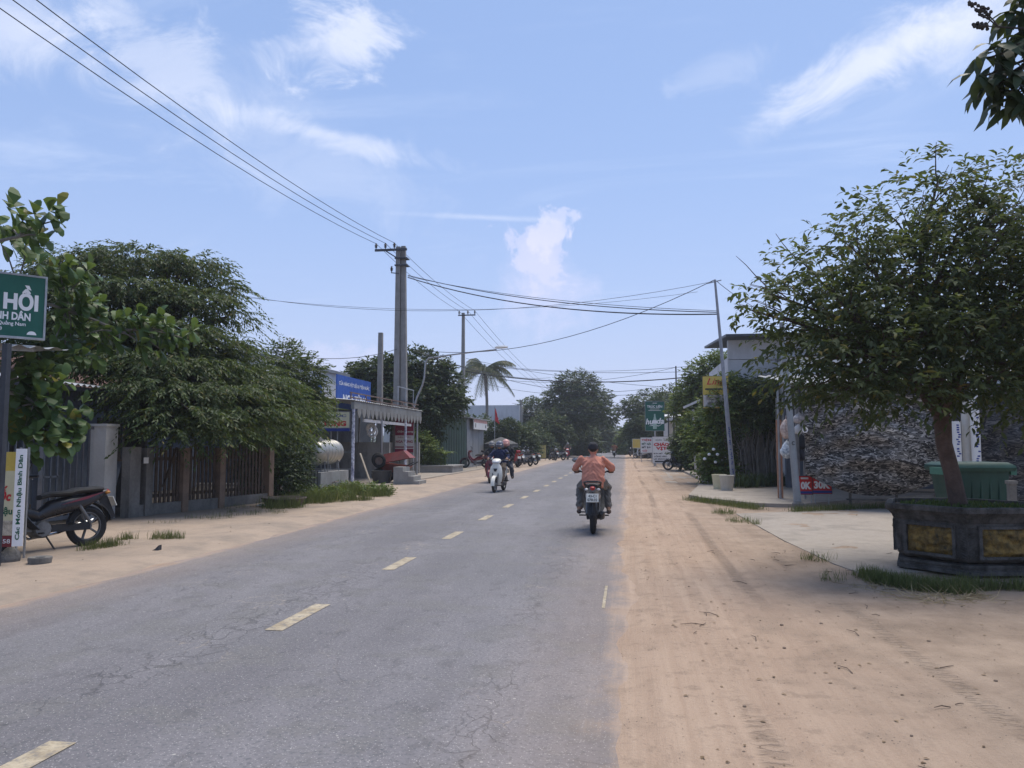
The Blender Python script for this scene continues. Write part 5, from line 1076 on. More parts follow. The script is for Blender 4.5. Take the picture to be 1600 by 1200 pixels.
B.text('CHÁO', 0, .22, .84, .15, M_red, .06); B.text('VỊT', 0, .05, .62, .15, M_red, .06); B.text('BÚN MỲ', -.18, -.13, .5, .07, M_inkk, .03); B.text('LÒNG HEO', -.05, -.24, .72, .07, M_inkk, .03); B.text('LÁ SÁCH BÒ', 0, -.34, .86, .07, M_inkk, .03); B.patch(0, -.44, .76, .06, M_inkk); B.patch(.30, -.10, .2, .09, mat('sign_photo', (.25, .22, .2)))
B = stand('noodle_board', 'white standing board with red green and black lettering, smaller and farther', 1010, 684, 707, 714, 62, 17.5); B.text('TIỆM', 0, .34, .84, .18, M_red, .04); B.text('MỲ GÀ', 0, .10, .8, .17, M_inkg, .04); B.text('MỲ BÒ', 0, -.13, .8, .17, M_inkk, .04); B.text('CỦ', -.15, -.36, .4, .14, M_red, .04)
B = stand('small_yellow_board', 'small yellow board behind the parked motorbikes on right', 995, 686, 700, 712, 74, 13); B.patch(0, 0, .96, .94, M_yel)
# tall green beer sign
hd = AY(1023, 650, 52); hs_ = thing('green_beer_sign', 'tall green sign with white script and bottle on a post, right verge', 'sign', V(hd.x, 52, 0)); B = Board(hs_, hd, (1, 0, 0), (0, 0, 1), 1.24, 1.95, M_green, .08, M_steel, .02)
B.text('QUÁN', 0, .44, .24, .045, M_ink, .02); B.text('TRÚC LIÊN', 0, .33, .80, .10, M_ink, .02); B.patch(0, .24, .5, .018, M_pale); B.patch(0, .19, .66, .018, M_pale)
B.text('hu', -.28, -.19, .40, .20, M_ink, .03, .2); B.text('da', .29, -.17, .40, .20, M_ink, .03, .2); B.shape([(-.34, -.34), (-.05, -.30), (.2, -.33), (.42, -.26), (.2, -.35), (-.05, -.335)], M_ink)
bt = mat('bottle_print', (.35, .48, .42), .4, .2); B.shape([(-.10, -.44), (.10, -.44), (.10, -.15), (.04, -.02), (.04, .07), (-.04, .07), (-.04, -.02), (-.10, -.15)], bt, .006); B.patch(0, -.2, .2, .12, M_ink, .008)
MB().tube([(hd.x, 52.08, 0), (hd.x, 52.08, hd.z)], .06, 8).build('post', M_steel, hs_)
# low white-roofed shop and thin masts on the right
ls = thing('low_shop', 'low shop with pale roof edge behind large bush on right', 'shop', (6, 56, 0)); MB().span((XatY(1046, 54), 54, 0), (12, 62, 3.0)).build('wall', M_plaster, ls); MB().loft([[V(XatY(1043, 53), 53, 3.05), V(12, 53, 3.05), V(12, 53, 3.2), V(XatY(1043, 53), 53, 3.3)], [V(XatY(1043, 53), 62, 3.6), V(12, 62, 3.6), V(12, 62, 3.7), V(XatY(1043, 53), 62, 3.8)]]).build('roof', M_bwhite, ls)
k_ = 0
frs = ['dark round tree behind the green beer sign', 'tree with spreading branch above the green beer sign', 'light green small tree at the right road edge far away', 'far dark tree on the right where road narrows', 'distant tree at the road end on right', 'tree behind the low shop with pale roof', 'far tree right of the road, partly behind others']
for (px, py, Y, rx, rz, lf) in [(1012, 668, 80, 1.8, 1.9, L_far), (1020, 632, 82, 3.0, 1.3, L_far), (984, 690, 105, 1.3, 1.8, L_yel), (994, 684, 130, 2.2, 2.2, L_far), (984, 688, 190, 3.4, 2.6, L_far), (1060, 640, 68, 2.4, 2.2, L_far), (1008, 680, 150, 3.2, 3.0, L_far)]:
    c = AY(px, py, Y); lob = [(c, (rx, rx, rz)), (c+V(-rx*.6, .3, -rz*.35), (rx*.65, rx*.65, rz*.6)), (c+V(rx*.6, 0, -rz*.35), (rx*.7, rx*.7, rz*.7)), (c+V(.1, -.3, -rz*.9), (rx*.8, rx*.7, rz*.6))]
    s_ = Y/80; tree('roadside_tree', frs[k_], (c.x+.4, Y+.5, 0), (c.x+.2, Y+.4, max(.8, c.z-rz)), lob, .18*s_**.5, 1200, dict(L=.6*s_, nl=9, ll=.28*s_, lw=.15*s_, droop=.2, ldroop=.3, fan=.8), lf, M_barkd, .4, 'trees along the right side of the road'); k_ += 1
# far row closing the view behind everything, one wood
l_ = []
for k in range(46):
    x = -120+k*5.4+random.uniform(-2, 2); 
    l_.append((V(x, 240+random.uniform(-20, 30), random.uniform(.5, 1.5)), (5.5, 5, random.uniform(1.8, 3))))
P, D = in_lobes(l_, 5200, .6); v, f = sprays(P, D, L=2.0, nl=8, ll=1.1, lw=.6, droop=.2, ldroop=.3)
tag(raw_mesh('far_wood', v, f, L_far), 'hazy far wood closing the view behind the road', 'wood', kind='stuff')
# ------------------------------------------------------------------ MOTORBIKES (built facing +Y, wheels on z = 0)
M_black = mat('black_plastic', (.020, .020, .022), .45, .2, 6); M_seat = mat('seat_vinyl', (.025, .024, .024), .6, .2, 8, .1, 60); M_eng = mat('engine_metal', (.16, .16, .16), .5, .3, 12, metal=.6, dirt=(.05, .045, .04), dirt_amt=.6)
M_chrome = mat('chrome', (.55, .55, .55), .2, .1, 4, metal=1.0); M_lens = mat('lamp_lens', (.55, .56, .58), .15, .1, 6); M_tail = mat('tail_lens', (.36, .025, .02), .25, .15, 8); M_amber = mat('amber_lens', (.5, .22, .04), .3); M_plate = mat('number_plate', (.66, .65, .58), .5, .06); M_mirror = mat('mirror_glass', (.22, .23, .24), .25, .05, metal=.8)
def paint(nm, c, **k): return mat('paint_'+nm, c, .32, .06, 2, spec=.5, dirt=tuple(q*.75+.04 for q in c), dirt_amt=.45, dscale=3, **k)
P_black = paint('black', (.020, .020, .024)); P_red = paint('red', (.40, .022, .025)); P_white = paint('white', (.78, .75, .66)); P_grey = paint('grey', (.17, .175, .18)); P_dred = paint('dark_red', (.16, .02, .03)); P_blue = paint('blue_grey', (.05, .075, .12)); P_silver = paint('silver', (.40, .41, .42))
def ring(y, z, wx, wz, n=10, p=2.4):
    o = []
    for j in range(n):
        a = 2*PI*j/n; c, s = math.cos(a), math.sin(a); o.append(V(math.copysign(abs(c)**(2/p), c)*wx, y, z+math.copysign(abs(s)**(2/p), s)*wz))
    return o
def body_loft(secs, m=0, n=12): 
    b = MB(); b.loft([ring(*s, n=n) for s in secs], m); return b
def motorbike(label, loc, heading, main, accent=None, scooter=False, plate=None, plain=False, group=None, rack=False, stand=True, lean=0., steer=0.):
    accent = accent or main; r = thing('motorbike', label, 'motorbike', (0, 0, 0), group); R = .245 if scooter else .282; wb = .62
    for y in (wb, -wb):
        wq = MB().torus((0, y, R), R-.042, .042 if y > 0 else .05, 'x', 28, 8).build('rear_wheel' if y < 0 else 'front_wheel', M_tyre, r)
        b = MB().torus((0, y, R), R-.085, .018, 'x', 24, 6, sq=1.6)
        for k in range(5):
            a = 2*PI*k/5; b.bar((0, y, R), (0, y+(R-.09)*math.cos(a), R+(R-.09)*math.sin(a)), .035, .022)
        b.lathe([(.05, -.06), (.05, .06)], (0, y, R), 10, axis='x'); b.build('rim', P_grey if scooter else M_eng, wq)
    hd_ = V(0, .36, .90)
    MB().tube([(-.085, wb, R), (-.085, .42, .72), (-.05, .36, .86)], .022, 8).tube([(.085, wb, R), (.085, .42, .72), (.05, .36, .86)], .022, 8).build('fork', M_eng, r)
    # front mudguard
    rg = []
    for k in range(9):
        a = rad(-5+k*19); y = wb+(R+.035)*math.cos(a); z = R+(R+.035)*math.sin(a); rg.append([V(-.062, y-.02*math.cos(a), z-.02*math.sin(a)-.01), V(-.04, y, z), V(.04, y, z), V(.062, y-.02*math.cos(a), z-.02*math.sin(a)-.01)])
    MB().loft(rg, cap=False, close=False).build('front_mudguard', main, r)
    # leg shield: two curved wings round the head tube
    if scooter:
        secs = [(.30, .22, .14, .05), (.40, .36, .18, .06), (.43, .52, .21, .07), (.42, .66, .20, .07), (.40, .78, .17, .06), (.38, .88, .10, .05)]
        b = MB(); b.loft([[V(wx*math.cos(2*PI*j/14), y+.06*math.sin(2*PI*j/14)*(1.3 if math.sin(2*PI*j/14) > 0 else .6), z) for j in range(14)] for y, z, wx, _ in secs]); b.build('front_apron', main, r)
        body_loft([(.34, .27, .13, .05), (.1, .25, .15, .05), (-.12, .27, .15, .06)]).build('floorboard', M_black, r)
        body_loft([(.02, .40, .12, .12), (-.1, .50, .16, .18), (-.35, .56, .165, .15), (-.62, .63, .14, .12), (-.86, .71, .07, .06)]).build('body_panel', main, r)
        for q in (-1, 1): MB().box((q*.125, .44, .60), (.05, .06, .11), Matrix.Rotation(q*-.5, 3, 'Y')).build('indicator', M_amber, r)
        MB().prism([V(-.06, .5, .73), V(.06, .5, .73), V(.03, .505, .64), V(-.03, .505, .64)], (0, 0, 0), (0, .012, 0)).build('vent', M_black, r)
    else:
        for q in (-1, 1):
            b = MB(); rg = []
            for y, z, x0, x1 in ((.40, .86, .05, .10), (.42, .72, .07, .19), (.36, .55, .08, .22), (.24, .40, .09, .20), (.12, .30, .10, .15)):
                rg.append([V(q*x0, y+.05, z), V(q*x1, y-.04, z-.01), V(q*(x1-.012), y-.06, z-.01), V(q*(x0-.012), y+.02, z)])
            b.loft(rg).build('leg_shield', main, r)
        body_loft([(.34, .70, .07, .09), (.2, .52, .075, .09), (.05, .47, .075, .08), (-.1, .55, .10, .12), (-.35, .60, .135, .12), (-.6, .64, .13, .10), (-.9, .75, .06, .05)]).build('body_panel', main, r)
        for q in (-1, 1): MB().prism([V(q*.138, -.2, .60), V(q*.142, -.55, .66), V(q*.10, -.85, .76), V(q*.138, -.55, .70)], (0, 0, 0), (q*.006, 0, 0)).build('side_flash', accent, r)
    # seat with step
    body_loft([(.02, .72, .085, .035), (-.1, .755, .12, .04), (-.35, .76, .14, .045), (-.45, .785, .145, .05), (-.75, .80, .125, .045), (-.84, .80, .08, .03)], n=12).build('seat', M_seat, r)
    # engine, footrests, exhaust, swing arm, chain case
    b = MB(); b.lathe([(.10, -.13), (.12, -.10), (.12, .10), (.10, .13)], (0, .02, .29), 14, axis='x'); b.bar((0, .05, .32), (0, .30, .36), .15, .14); b.build('engine', M_eng, r)
    MB().tube([(-.26, .08, .24), (.26, .08, .24)], .013, 6).tube([(-.25, -.33, .33), (.25, -.33, .33)], .013, 6).build('footrests', M_black, r)
    MB().tube([(.06, .28, .26), (.12, .1, .17), (.14, -.3, .22), (.145, -.45, .26)], .018, 8).tube([(.145, -.42, .25), (.148, -.5, .27), (.15, -.9, .36), (.15, -.95, .37)], [.03, .05, .05, .03], 10).build('exhaust', M_black if (scooter or plain) else M_chrome, r)
    MB().bar((.085, -.1, .29), (.085, -wb, R), .03, .05).bar((-.085, -.1, .29), (-.085, -wb, R), .04, .10).build('swing_arm', M_black, r)
    for q in (-1, 1): MB().tube([(q*.10, -wb-.01, R+.04), (q*.10, -.45, .62)], .026, 8).build('shock_absorber', M_eng, r)
    # rear mudguard, plate, tail lamp
    rg = []
    for k in range(7):
        a = rad(75+k*17); y = -wb+(R+.05)*math.cos(a); z = R+(R+.05)*math.sin(a)+.02; rg.append([V(-.075, y, z-.02), V(-.05, y-.01, z+.01), V(.05, y-.01, z+.01), V(.075, y, z-.02)])
    MB().loft(rg, cap=False, close=False).bar((0, -.86, .68), (0, -.985, .36), .13, .02, up=(1, 0, 0)).build('rear_mudguard', M_black, r)
    plt = MB().box((0, -.985, .615), (.20, .012, .145), Matrix.Rotation(rad(-22), 3, 'X')).build('plate', M_plate, r)
    if plate:
        up_ = Matrix.Rotation(rad(-22), 3, 'X') @ V(0, 0, 1)
        for t_, o_ in ((plate[0], .032), (plate[1], -.032)): lettering(plt, t_, V(0, -.995, .615)+up_*o_, (1, 0, 0), up_, 0, 0, .13 if o_ > 0 else .16, .046, M_inkk, .02)
    tl = body_loft([(-.83, .755, .045, .035), (-.92, .765, .042, .034), (-.95, .76, .028, .022)]).build('tail_lamp', M_tail, r)
    for q in (-1, 1): MB().ell((q*.10, -.88, .745), (.03, .04, .024), 8, 6).build('indicator', M_lens if plain else M_amber, r)
    if rack: MB().tube([(-.12, -.55, .78), (-.14, -.85, .86), (-.08, -.99, .88), (.08, -.99, .88), (.14, -.85, .86), (.12, -.55, .78)], .017, 7).build('grab_rail', M_black, r)
    # handlebar, head cowl, mirrors
    hb = MB().tube([(-.34, .20, 1.0), (-.26, .24, 1.01), (-.10, .31, .95), (.10, .31, .95), (.26, .24, 1.01), (.34, .20, 1.0)], .014, 7).build('handlebar', M_black, r)
    for q in (-1, 1):
        if plain and q > 0:
            MB().tube([(q*.235, .255, 1.005), (q*.35, .195, 1.0)], .019, 8).build('grip', M_black, hb); continue
        MB().tube([(q*.235, .255, 1.005), (q*.35, .195, 1.0)], .019, 8).build('grip', M_black, hb); MB().tube([(q*.24, .29, .99), (q*.36, .27, .96)], .007, 5).build('lever', M_chrome, hb)
        mq = MB().tube([(q*.21, .27, 1.02), (q*.26, .24, 1.14), (q*.29, .24, 1.18)], .007, 5).ell((q*.32, .25, 1.205), (.07, .022, .042), 10, 6).build('mirror', M_black, r); MB().ell((q*.32, .232, 1.205), (.06, .008, .034), 10, 6).build('mirror_glass', M_mirror, mq)
    body_loft([(.24, .965, .10, .05), (.32, .965, .145, .075), (.40, .94, .14, .08), (.46, .91, .09, .05)]).build('head_cowl', main, r)
    hl = body_loft([(.43, .93, .115, .050), (.475, .92, .095, .040), (.495, .915, .055, .025)]).build('headlamp', M_lens, r)
    if stand: MB().tube([(-.10, -.02, .2), (-.24, -.07, .01)], .012, 6).build('side_stand', M_black, r)
    r.location = loc; r.rotation_euler = (0, lean, heading); return r
# ------------------------------------------------------------------ PEOPLE: one continuous skin grown over a posed skeleton
K_skin = mat('skin', (.33, .185, .12), .55, .08, 6); K_hair = mat('hair', (.015, .013, .012), .6, .2, 30)
def person_body(J, labels, vox=.012):
    """J: list of (label, [points], [radii], flatten) tubes and ellipsoids fused by voxel remesh; faces take the label of the nearest piece"""
    b = MB(); segs = []
    for it in J:
        if it[0] == 'e': _, lab, c, r_ = it; b.ell(c, r_, 14, 10); segs.append((lab, Vector(c), Vector(c)+V(0, 0, .001), min(r_), min(r_)))
        elif it[0] == 'loft':
            _, lab, sc_ = it; b.loft([[Vector(c)+V(math.copysign(abs(math.cos(2*PI*k/20))**.8, math.cos(2*PI*k/20))*a_, math.sin(2*PI*k/20)*b_, .008*math.sin(7*a_*k)) for k in range(20)] for c, a_, b_ in sc_])
            for i in range(len(sc_)-1):
                for q in (-1, 0, 1): segs.append((lab, Vector(sc_[i][0])+V(q*(sc_[i][1]-sc_[i][2]), 0, 0), Vector(sc_[i+1][0])+V(q*(sc_[i+1][1]-sc_[i+1][2]), 0, 0), sc_[i][2], sc_[i+1][2]))
        else:
            lab, pts, rr_ = it[:3]; sx = it[3] if len(it) > 3 else 1.0; b.tube(pts, rr_, 12, sx=sx); pts = [Vector(p) for p in pts]
            for p, q in zip(pts, rr_): b.ell(p, (q*.98,)*3, 10, 6) if sx == 1.0 else None
            for i in range(len(pts)-1): segs.append((lab, pts[i], pts[i+1], rr_[i], rr_[i+1]))
    me = bpy.data.meshes.new('body'); me.from_pydata(b.v, [], b.f); ob = bpy.data.objects.new('tmp', me); COL.objects.link(ob)
    md = ob.modifiers.new('r', 'REMESH'); md.mode = 'VOXEL'; md.voxel_size = vox; sm = ob.modifiers.new('s', 'SMOOTH'); sm.factor = .5; sm.iterations = 2
    bpy.context.view_layer.update(); m2 = bpy.data.meshes.new_from_object(ob.evaluated_get(bpy.context.evaluated_depsgraph_get())); bpy.data.objects.remove(ob)
    n = len(m2.polygons); cc = np.zeros(n*3); m2.polygons.foreach_get('center', cc); cc = cc.reshape(-1, 3); best = np.full(n, 1e9); lab_i = np.zeros(n, int)
    for lab, p, q, r0, r1 in segs:
        p = np.array(p); q = np.array(q); d_ = q-p; t = np.clip(((cc-p)@d_)/max(1e-9, d_@d_), 0, 1); dist = np.linalg.norm(cc-p-t[:, None]*d_, axis=1)-(r0+(r1-r0)*t)
        m_ = dist < best; best[m_] = dist[m_]; lab_i[m_] = labels.index(lab)
    nv = len(m2.vertices); vc = np.zeros(nv*3); vnn = np.zeros(nv*3); m2.vertices.foreach_get('co', vc); m2.vertices.foreach_get('normal', vnn); vc = vc.reshape(-1, 3); vnn = vnn.reshape(-1, 3)
    lp_v = np.zeros(len(m2.loops), np.int32); m2.loops.foreach_get('vertex_index', lp_v); tot = np.zeros(n, np.int32); m2.polygons.foreach_get('loop_total', tot); cloth = np.zeros(nv); cloth[lp_v] = np.repeat(lab_i < 2, tot)
    q_ = vc[:, 2]*1.0+np.abs(vc[:, 0])*.9; fold = (vn(vc[:, 0]*9+3, q_*17)-.5)+.6*(vn(vc[:, 0]*19+vc[:, 1]*8, q_*30+7)-.5)
    vc += vnn*(fold*.028*cloth)[:, None]; m2.vertices.foreach_set('co', vc.ravel())
    m2.polygons.foreach_set('material_index', lab_i.astype(np.int32)); m2.polygons.foreach_set('use_smooth', np.ones(n, bool)); m2.name = 'body'; return m2
LABS = ['shirt', 'pants', 'skin', 'shoe', 'hair']
def hand(J, c, dx, q):
    """curled round a grip running along dx; five fingers of unequal length"""
    c = Vector(c); dx = Vector(dx).normalized(); J.append(('skin', [c+V(0, -.06, .02), c+V(0, -.01, .032)], [.030, .034]))
    for k, ln in enumerate((.85, 1.0, .95, .78)):
        o = dx*(.033-.022*k); J.append(('skin', [c+o+V(0, 0, .032), c+o+V(0, .035*ln, .022), c+o+V(0, .040*ln, -.012), c+o+V(0, .012, -.030*ln)], [.011, .0105, .010, .009]))
    J.append(('skin', [c-dx*q*0+dx*.045+V(0, -.03, .01), c+dx*.052+V(0, .0, -.012), c+dx*.04+V(0, .025, -.025)], [.013, .011, .010]))
def rider(lean=.06, hunch=0., arm_out=.06, knees=.20, feet=(.235, .10, .30), hip_y=-.20, sleeve='short', passenger=False, head_turn=0.):
    J = []; hz = .86; hp = V(0, hip_y, hz); ch = V(0, hip_y+lean*1.4, 1.16); nk = V(0, hip_y+lean*2.3, 1.345-hunch); hdp = nk+V(0, .03, .115)
    # torso as stacked ovals (broad in x)
    secs = [(hp+V(0, -.01, -.09), .185, .135), (hp+V(0, 0, .0), .20, .140), (hp.lerp(ch, .35), .198, .132), (hp.lerp(ch, .7), .198, .125), (ch, .205, .122), (ch.lerp(nk, .35), .21, .115), (ch.lerp(nk, .62), .19, .10), (ch.lerp(nk, .85), .115, .075), (nk, .062, .06)]
    J.append(('loft', 'shirt', secs)); secs = secs[:4]+[secs[5]]
    J.append(('skin', [nk+V(0, 0, -.02), hdp+V(0, 0, -.03)], [.054, .052])); J.append(('e', 'skin', hdp, (.074, .092, .112))); J.append(('e', 'skin', hdp+V(0, .03, -.055), (.055, .062, .055)))
    J.append(('e', 'skin', hdp+V(0, .098, -.02), (.014, .016, .024)))
    for q in (-1, 1): J.append(('e', 'skin', hdp+V(q*.077, -.005, -.01), (.012, .02, .03)))
    J.append(('e', 'hair', hdp+V(0, -.022, .03), (.077, .085, .092)))
    for q in (-1, 1):
        sh_ = V(q*.19, secs[4][0].y, 1.265-hunch*.9)
        if passenger: el_ = V(q*.25, sh_.y+.06, 1.03); wr_ = V(q*.17, sh_.y+.27, .95)
        else: el_ = V(q*(.27+arm_out), sh_.y+.10, 1.08-hunch*.5); wr_ = V(q*.29, .175, 1.035)
        J.append(('shirt', [sh_, sh_.lerp(el_, .55), sh_.lerp(el_, .80)], [.068, .062, .064]))
        if sleeve == 'long': J.append(('shirt', [sh_.lerp(el_, .8), el_, el_.lerp(wr_, .9)], [.056, .052, .040]))
        J.append(('skin', [sh_.lerp(el_, .7), el_, el_.lerp(wr_, .45), wr_], [.044, .042, .040, .027]))
        if passenger: J.append(('e', 'skin', wr_+V(0, .05, -.01), (.035, .05, .025)))
        else: hand(J, V(q*.295, .222, 1.003), V(q, -.25, 0), q)
        hj = V(q*.10, hip_y+.03, .84); kn = V(q*knees, .17, .73) if not passenger else V(q*.24, hip_y+.36, .70); ft = V(q*feet[0], feet[1], feet[2]) if not passenger else V(q*.25, -.33, .42)
        J.append(('pants', [hj, hj.lerp(kn, .5), kn, kn.lerp(ft, .45), kn.lerp(ft, .80)], [.100, .092, .074, .070, .066]))
        J.append(('skin', [kn.lerp(ft, .7), ft+V(0, -.02, .02)], [.042, .036])); J.append(('shoe', [ft+V(q*.0, -.07, -.02), ft+V(q*.01, .05, -.025), ft+V(q*.02, .16, -.03)], [.040, .042, .030], 1.0))
    return J, hdp
def person(label, J, hdp, cols, loc, heading, cap=None, helmet=None, vox=.014, group=None, mesh=None, scale=1.0):
    me = mesh or person_body(J, LABS, vox); me2 = me.copy()
    for c in cols: me2.materials.append(c)
    r = thing('person', label, 'person', (0, 0, 0), group); o = bpy.data.objects.new('body', me2); COL.objects.link(o); o.parent = r
    if cap:
        b = MB(); b.lathe([(.086, -.005), (.090, .03), (.082, .075), (.05, .108), (.01, .118)], (0, 0, 0), 18); b.v = [(x+hdp.x, y*1.18+hdp.y-.004, z+hdp.z+.012) for x, y, z in b.v]; cp = b.build('cap', cap, r)
        bb = MB(); bb.loft([[V(hdp.x+.075*math.cos(PI*j/8), hdp.y+.075+(.02+k*.085)*math.sin(PI*j/8)+.005, hdp.z+.03-k*.012-z_) for j in range(9)] for k, z_ in ((0, 0), (1, .008), (1, .014), (0, .008))], cap=False, close=False).build('peak', cap, cp)
    if helmet:
        b = MB(); b.lathe([(.118, -.055), (.124, -.02), (.126, .03), (.115, .085), (.08, .125), (.03, .145), (.005, .147)], (0, 0, 0), 20); b.v = [(x*.95+hdp.x, y*1.12+hdp.y-.01, z+hdp.z) for x, y, z in b.v]; h_ = b.build('helmet', helmet, r)
        MB().loft([[V(hdp.x+.10*math.cos(PI*j/8), hdp.y+.075+(.02+k*.07)*math.sin(PI*j/8), hdp.z+.045-k*.02-z_) for j in range(9)] for k, z_ in ((0, 0), (1, .008), (1, .014), (0, .008))], cap=False, close=False).build('peak', helmet, h_)
    e_ = MB()
    for q in (-1, 1): MB().ell(hdp+V(q*.03, .084, .005), (.014, .008, .008), 8, 5).build('eye', K_hair, r)
    MB().ell(hdp+V(0, .083, -.062), (.024, .01, .006), 8, 5).build('mouth', mat('lips', (.25, .09, .07), .5), r)
    r.location = loc; r.rotation_euler = (0, 0, heading); r.scale = (scale,)*3; return r, me
C_ = lambda nm, c: mat('cloth_'+nm, c, .9, .14, 9, .7, 14)
hd0 = rad(2)
# near rider seen from behind
nl_ = V(-.57, 13.62+.05, 0)
motorbike('dark grey motorbike with rear plate ridden by person in salmon shirt', nl_, 0.02, P_grey, P_black, plate=('43-C1', '078.02'), rack=True, stand=False, plain=True)
J, h_ = rider(lean=.05, hunch=.06, arm_out=.07, knees=.235, feet=(.255, .04, .33), hip_y=-.22); J0, h0 = J, h_
person('person in salmon shirt, grey trousers and dark cap riding away on motorbike', J, h_, [mat('cloth_salmon', (.56, .235, .165), .92, .10, 7, .9, 11), C_('grey', (.15, .145, .135)), K_skin, mat('sandal', (.07, .045, .035), .7), K_hair], nl_, 0.02, cap=C_('cap', (.035, .036, .042)), vox=.0085)
# oncoming white scooter with rider and passenger
wl_ = V(-3.95, 23.95, 0); wh_ = PI+rad(-4)
motorbike('white scooter with round headlamp cowl ridden toward the camera', wl_, wh_, P_white, P_black, True, stand=False)
J, h_ = rider(lean=.03, hunch=.02, arm_out=.04, knees=.19, feet=(.14, .22, .33), hip_y=-.16, sleeve='long')
_, me_r = person('person in dark blue jacket and grey-blue helmet steering the white scooter', J, h_, [C_('navy', (.022, .030, .075)), C_('khaki', (.19, .145, .105)), K_skin, mat('sandal', (.07, .045, .035)), K_hair], wl_, wh_, helmet=mat('helmet_greyblue', (.13, .14, .18), .35, .1))
h_r = h_
J, h_ = rider(lean=.02, hip_y=-.55, passenger=True, sleeve='long')
person('person with pink helmet sitting behind the white scooter rider', J, h_, [C_('black', (.03, .03, .035)), C_('slate', (.06, .065, .08)), K_skin, mat('sandal', (.07, .045, .035)), K_hair], wl_+V(.10, .05, .03), wh_, helmet=mat('helmet_pink', (.62, .32, .28), .35, .08))
# second oncoming bike with dark rider
rl = V(-5.15, 29.45, 0)
motorbike('red and white fronted motorbike coming along the left road edge', rl, PI+rad(3), P_dred, P_white, True, stand=False)
person('person in black jacket and grey helmet on the red-fronted motorbike', None, h_r, [C_('black', (.03, .03, .035)), C_('black', (.03, .03, .035)), K_skin, mat('sandal', (.07, .045, .035)), K_hair], rl, PI+rad(3), helmet=mat('helmet_grey', (.16, .16, .165), .4, .1), mesh=me_r)
# parked black motorbike at the stall: rear towards the road end of the gate
ra = G(135, 853, .04); fa_ = G(-2, 868, .04); dv = (fa_-ra).normalized(); ct_ = ra+dv*.62; 
motorbike('black motorbike with thin red stripe parked by the white-lettered strip sign', V(ct_.x, ct_.y, .04), math.atan2(-dv.x, dv.y), P_black, P_dred, rack=False, lean=rad(5))
# parked and moving bikes farther away
def pk(px, py, head, label, m_, a_=None, sc=False, z=.05, group='parked motorbikes', **k):
    c = G(px, py, z); return motorbike(label, V(c.x, c.y, z), rad(head), m_, a_, sc, group=group, lean=rad(6), **k)
pk(743, 731, 96, 'dark red motorbike parked sideways in front of green shed', P_dred, z=.075)
pk(808, 730, 12, 'red scooter with plate parked tail toward the road near parasol', P_red, P_white, True)
pk(797, 729, 60, 'black scooter parked left of the red scooter near parasol', P_black, P_red, True)
pk(820, 728, 40, 'silver grey motorbike parked just right of the red scooter', P_silver, P_grey)
pk(828, 726, 45, 'dark grey motorbike second to the right of the red scooter', P_grey, P_black)
pk(863, 719, 30, 'black motorbike parked beside the yellow notice board', P_black, P_grey)
pk(872, 719, 50, 'silver motorbike right of the yellow notice board', P_silver, P_black)
pk(1003, 716.5, 75, 'white-fendered scooter parked sideways below the noodle board', P_silver, P_white, True)
pk(988, 713, 160, 'black motorbike parked at the right verge left of the noodle board', P_black, P_dred)
pk(1014, 716, 250, 'dark motorbike parked behind the noodle board legs', P_grey, P_black)
pk(1062, 735, 80, 'black motorbike parked beneath the large bush on right', P_black, P_grey, z=.05)
def rid(px, py, head, blab, plab, m_, sh, pn, helm, sc=False, cap=None):
    c = G(px, py); c.z = 0; motorbike(blab, c, rad(head), m_, None, sc, stand=False, group='motorbikes far down the road'); person(plab, None, h_r, [C_(*sh), C_(*pn), K_skin, mat('sandal', (.07, .045, .035)), K_hair], c, rad(head), helmet=helm, cap=cap, mesh=me_r, group='riders far down the road')
HG = mat('helmet_grey', (.16, .16, .165)); HW = mat('helmet_white', (.6, .6, .6), .4)
rid(887, 718, 180, 'red motorbike coming on the left beyond the yellow board', 'person in brown jacket on oncoming red motorbike beyond yellow board', P_red, ('brown', (.13, .10, .08)), ('black', (.03, .03, .035)), HG)
rid(960, 714.5, 0, 'black motorbike ridden away far ahead of the near rider', 'person in orange-brown shirt riding away far ahead', P_black, ('orange_brown', (.34, .15, .085)), ('black', (.03, .03, .035)), None, cap=C_('cap', (.035, .036, .042)))
rid(969.5, 710, 0, 'red scooter ridden away right of the far black motorbike', 'person in white shirt on the far red scooter', P_red, ('white', (.6, .6, .6)), ('slate', (.06, .065, .08)), HG, True)
rid(917, 705, 180, 'tiny white motorbike approaching from the far end', 'tiny person in pale shirt approaching from the far end', P_white, ('white', (.6, .6, .6)), ('black', (.03, .03, .035)), HW)
rid(906, 706, 180, 'tiny grey motorbike approaching leftmost at the far end', 'tiny person in dark clothes approaching leftmost at the far end', P_silver, ('slate', (.06, .065, .08)), ('black', (.03, .03, .035)), HG)
rid(928, 704, 180, 'tiny black motorbike approaching nearest the road middle at far end', 'tiny person in black approaching nearest the road middle', P_black, ('black', (.03, .03, .035)), ('black', (.03, .03, .035)), HG)
# truck at the far end
tc = V(XatY(963, 170), 170, 0); tk_ = thing('far_truck', 'dark box truck at the far end of the road', 'truck', tc)
MB().box(tc+V(0, 1.5, 1.75), (2.1, 4.0, 2.1)).build('cargo_box', mat('truck_blue', (.05, .06, .085), .6), tk_); MB().box(tc+V(0, -1.2, 1.25), (1.9, 1.3, 1.6), None, 0, .92).build('cab', P_white, tk_); MB().box(tc+V(0, -1.83, 1.6), (1.6, .05, .6)).build('windscreen', M_black, tk_)
for x in (-.85, .85):
    for y in (-1.1, 2.4): MB().lathe([(.42, -.12), (.42, .12)], tc+V(x, y, .42), 14, axis='x').build('wheel', M_tyre, tk_)
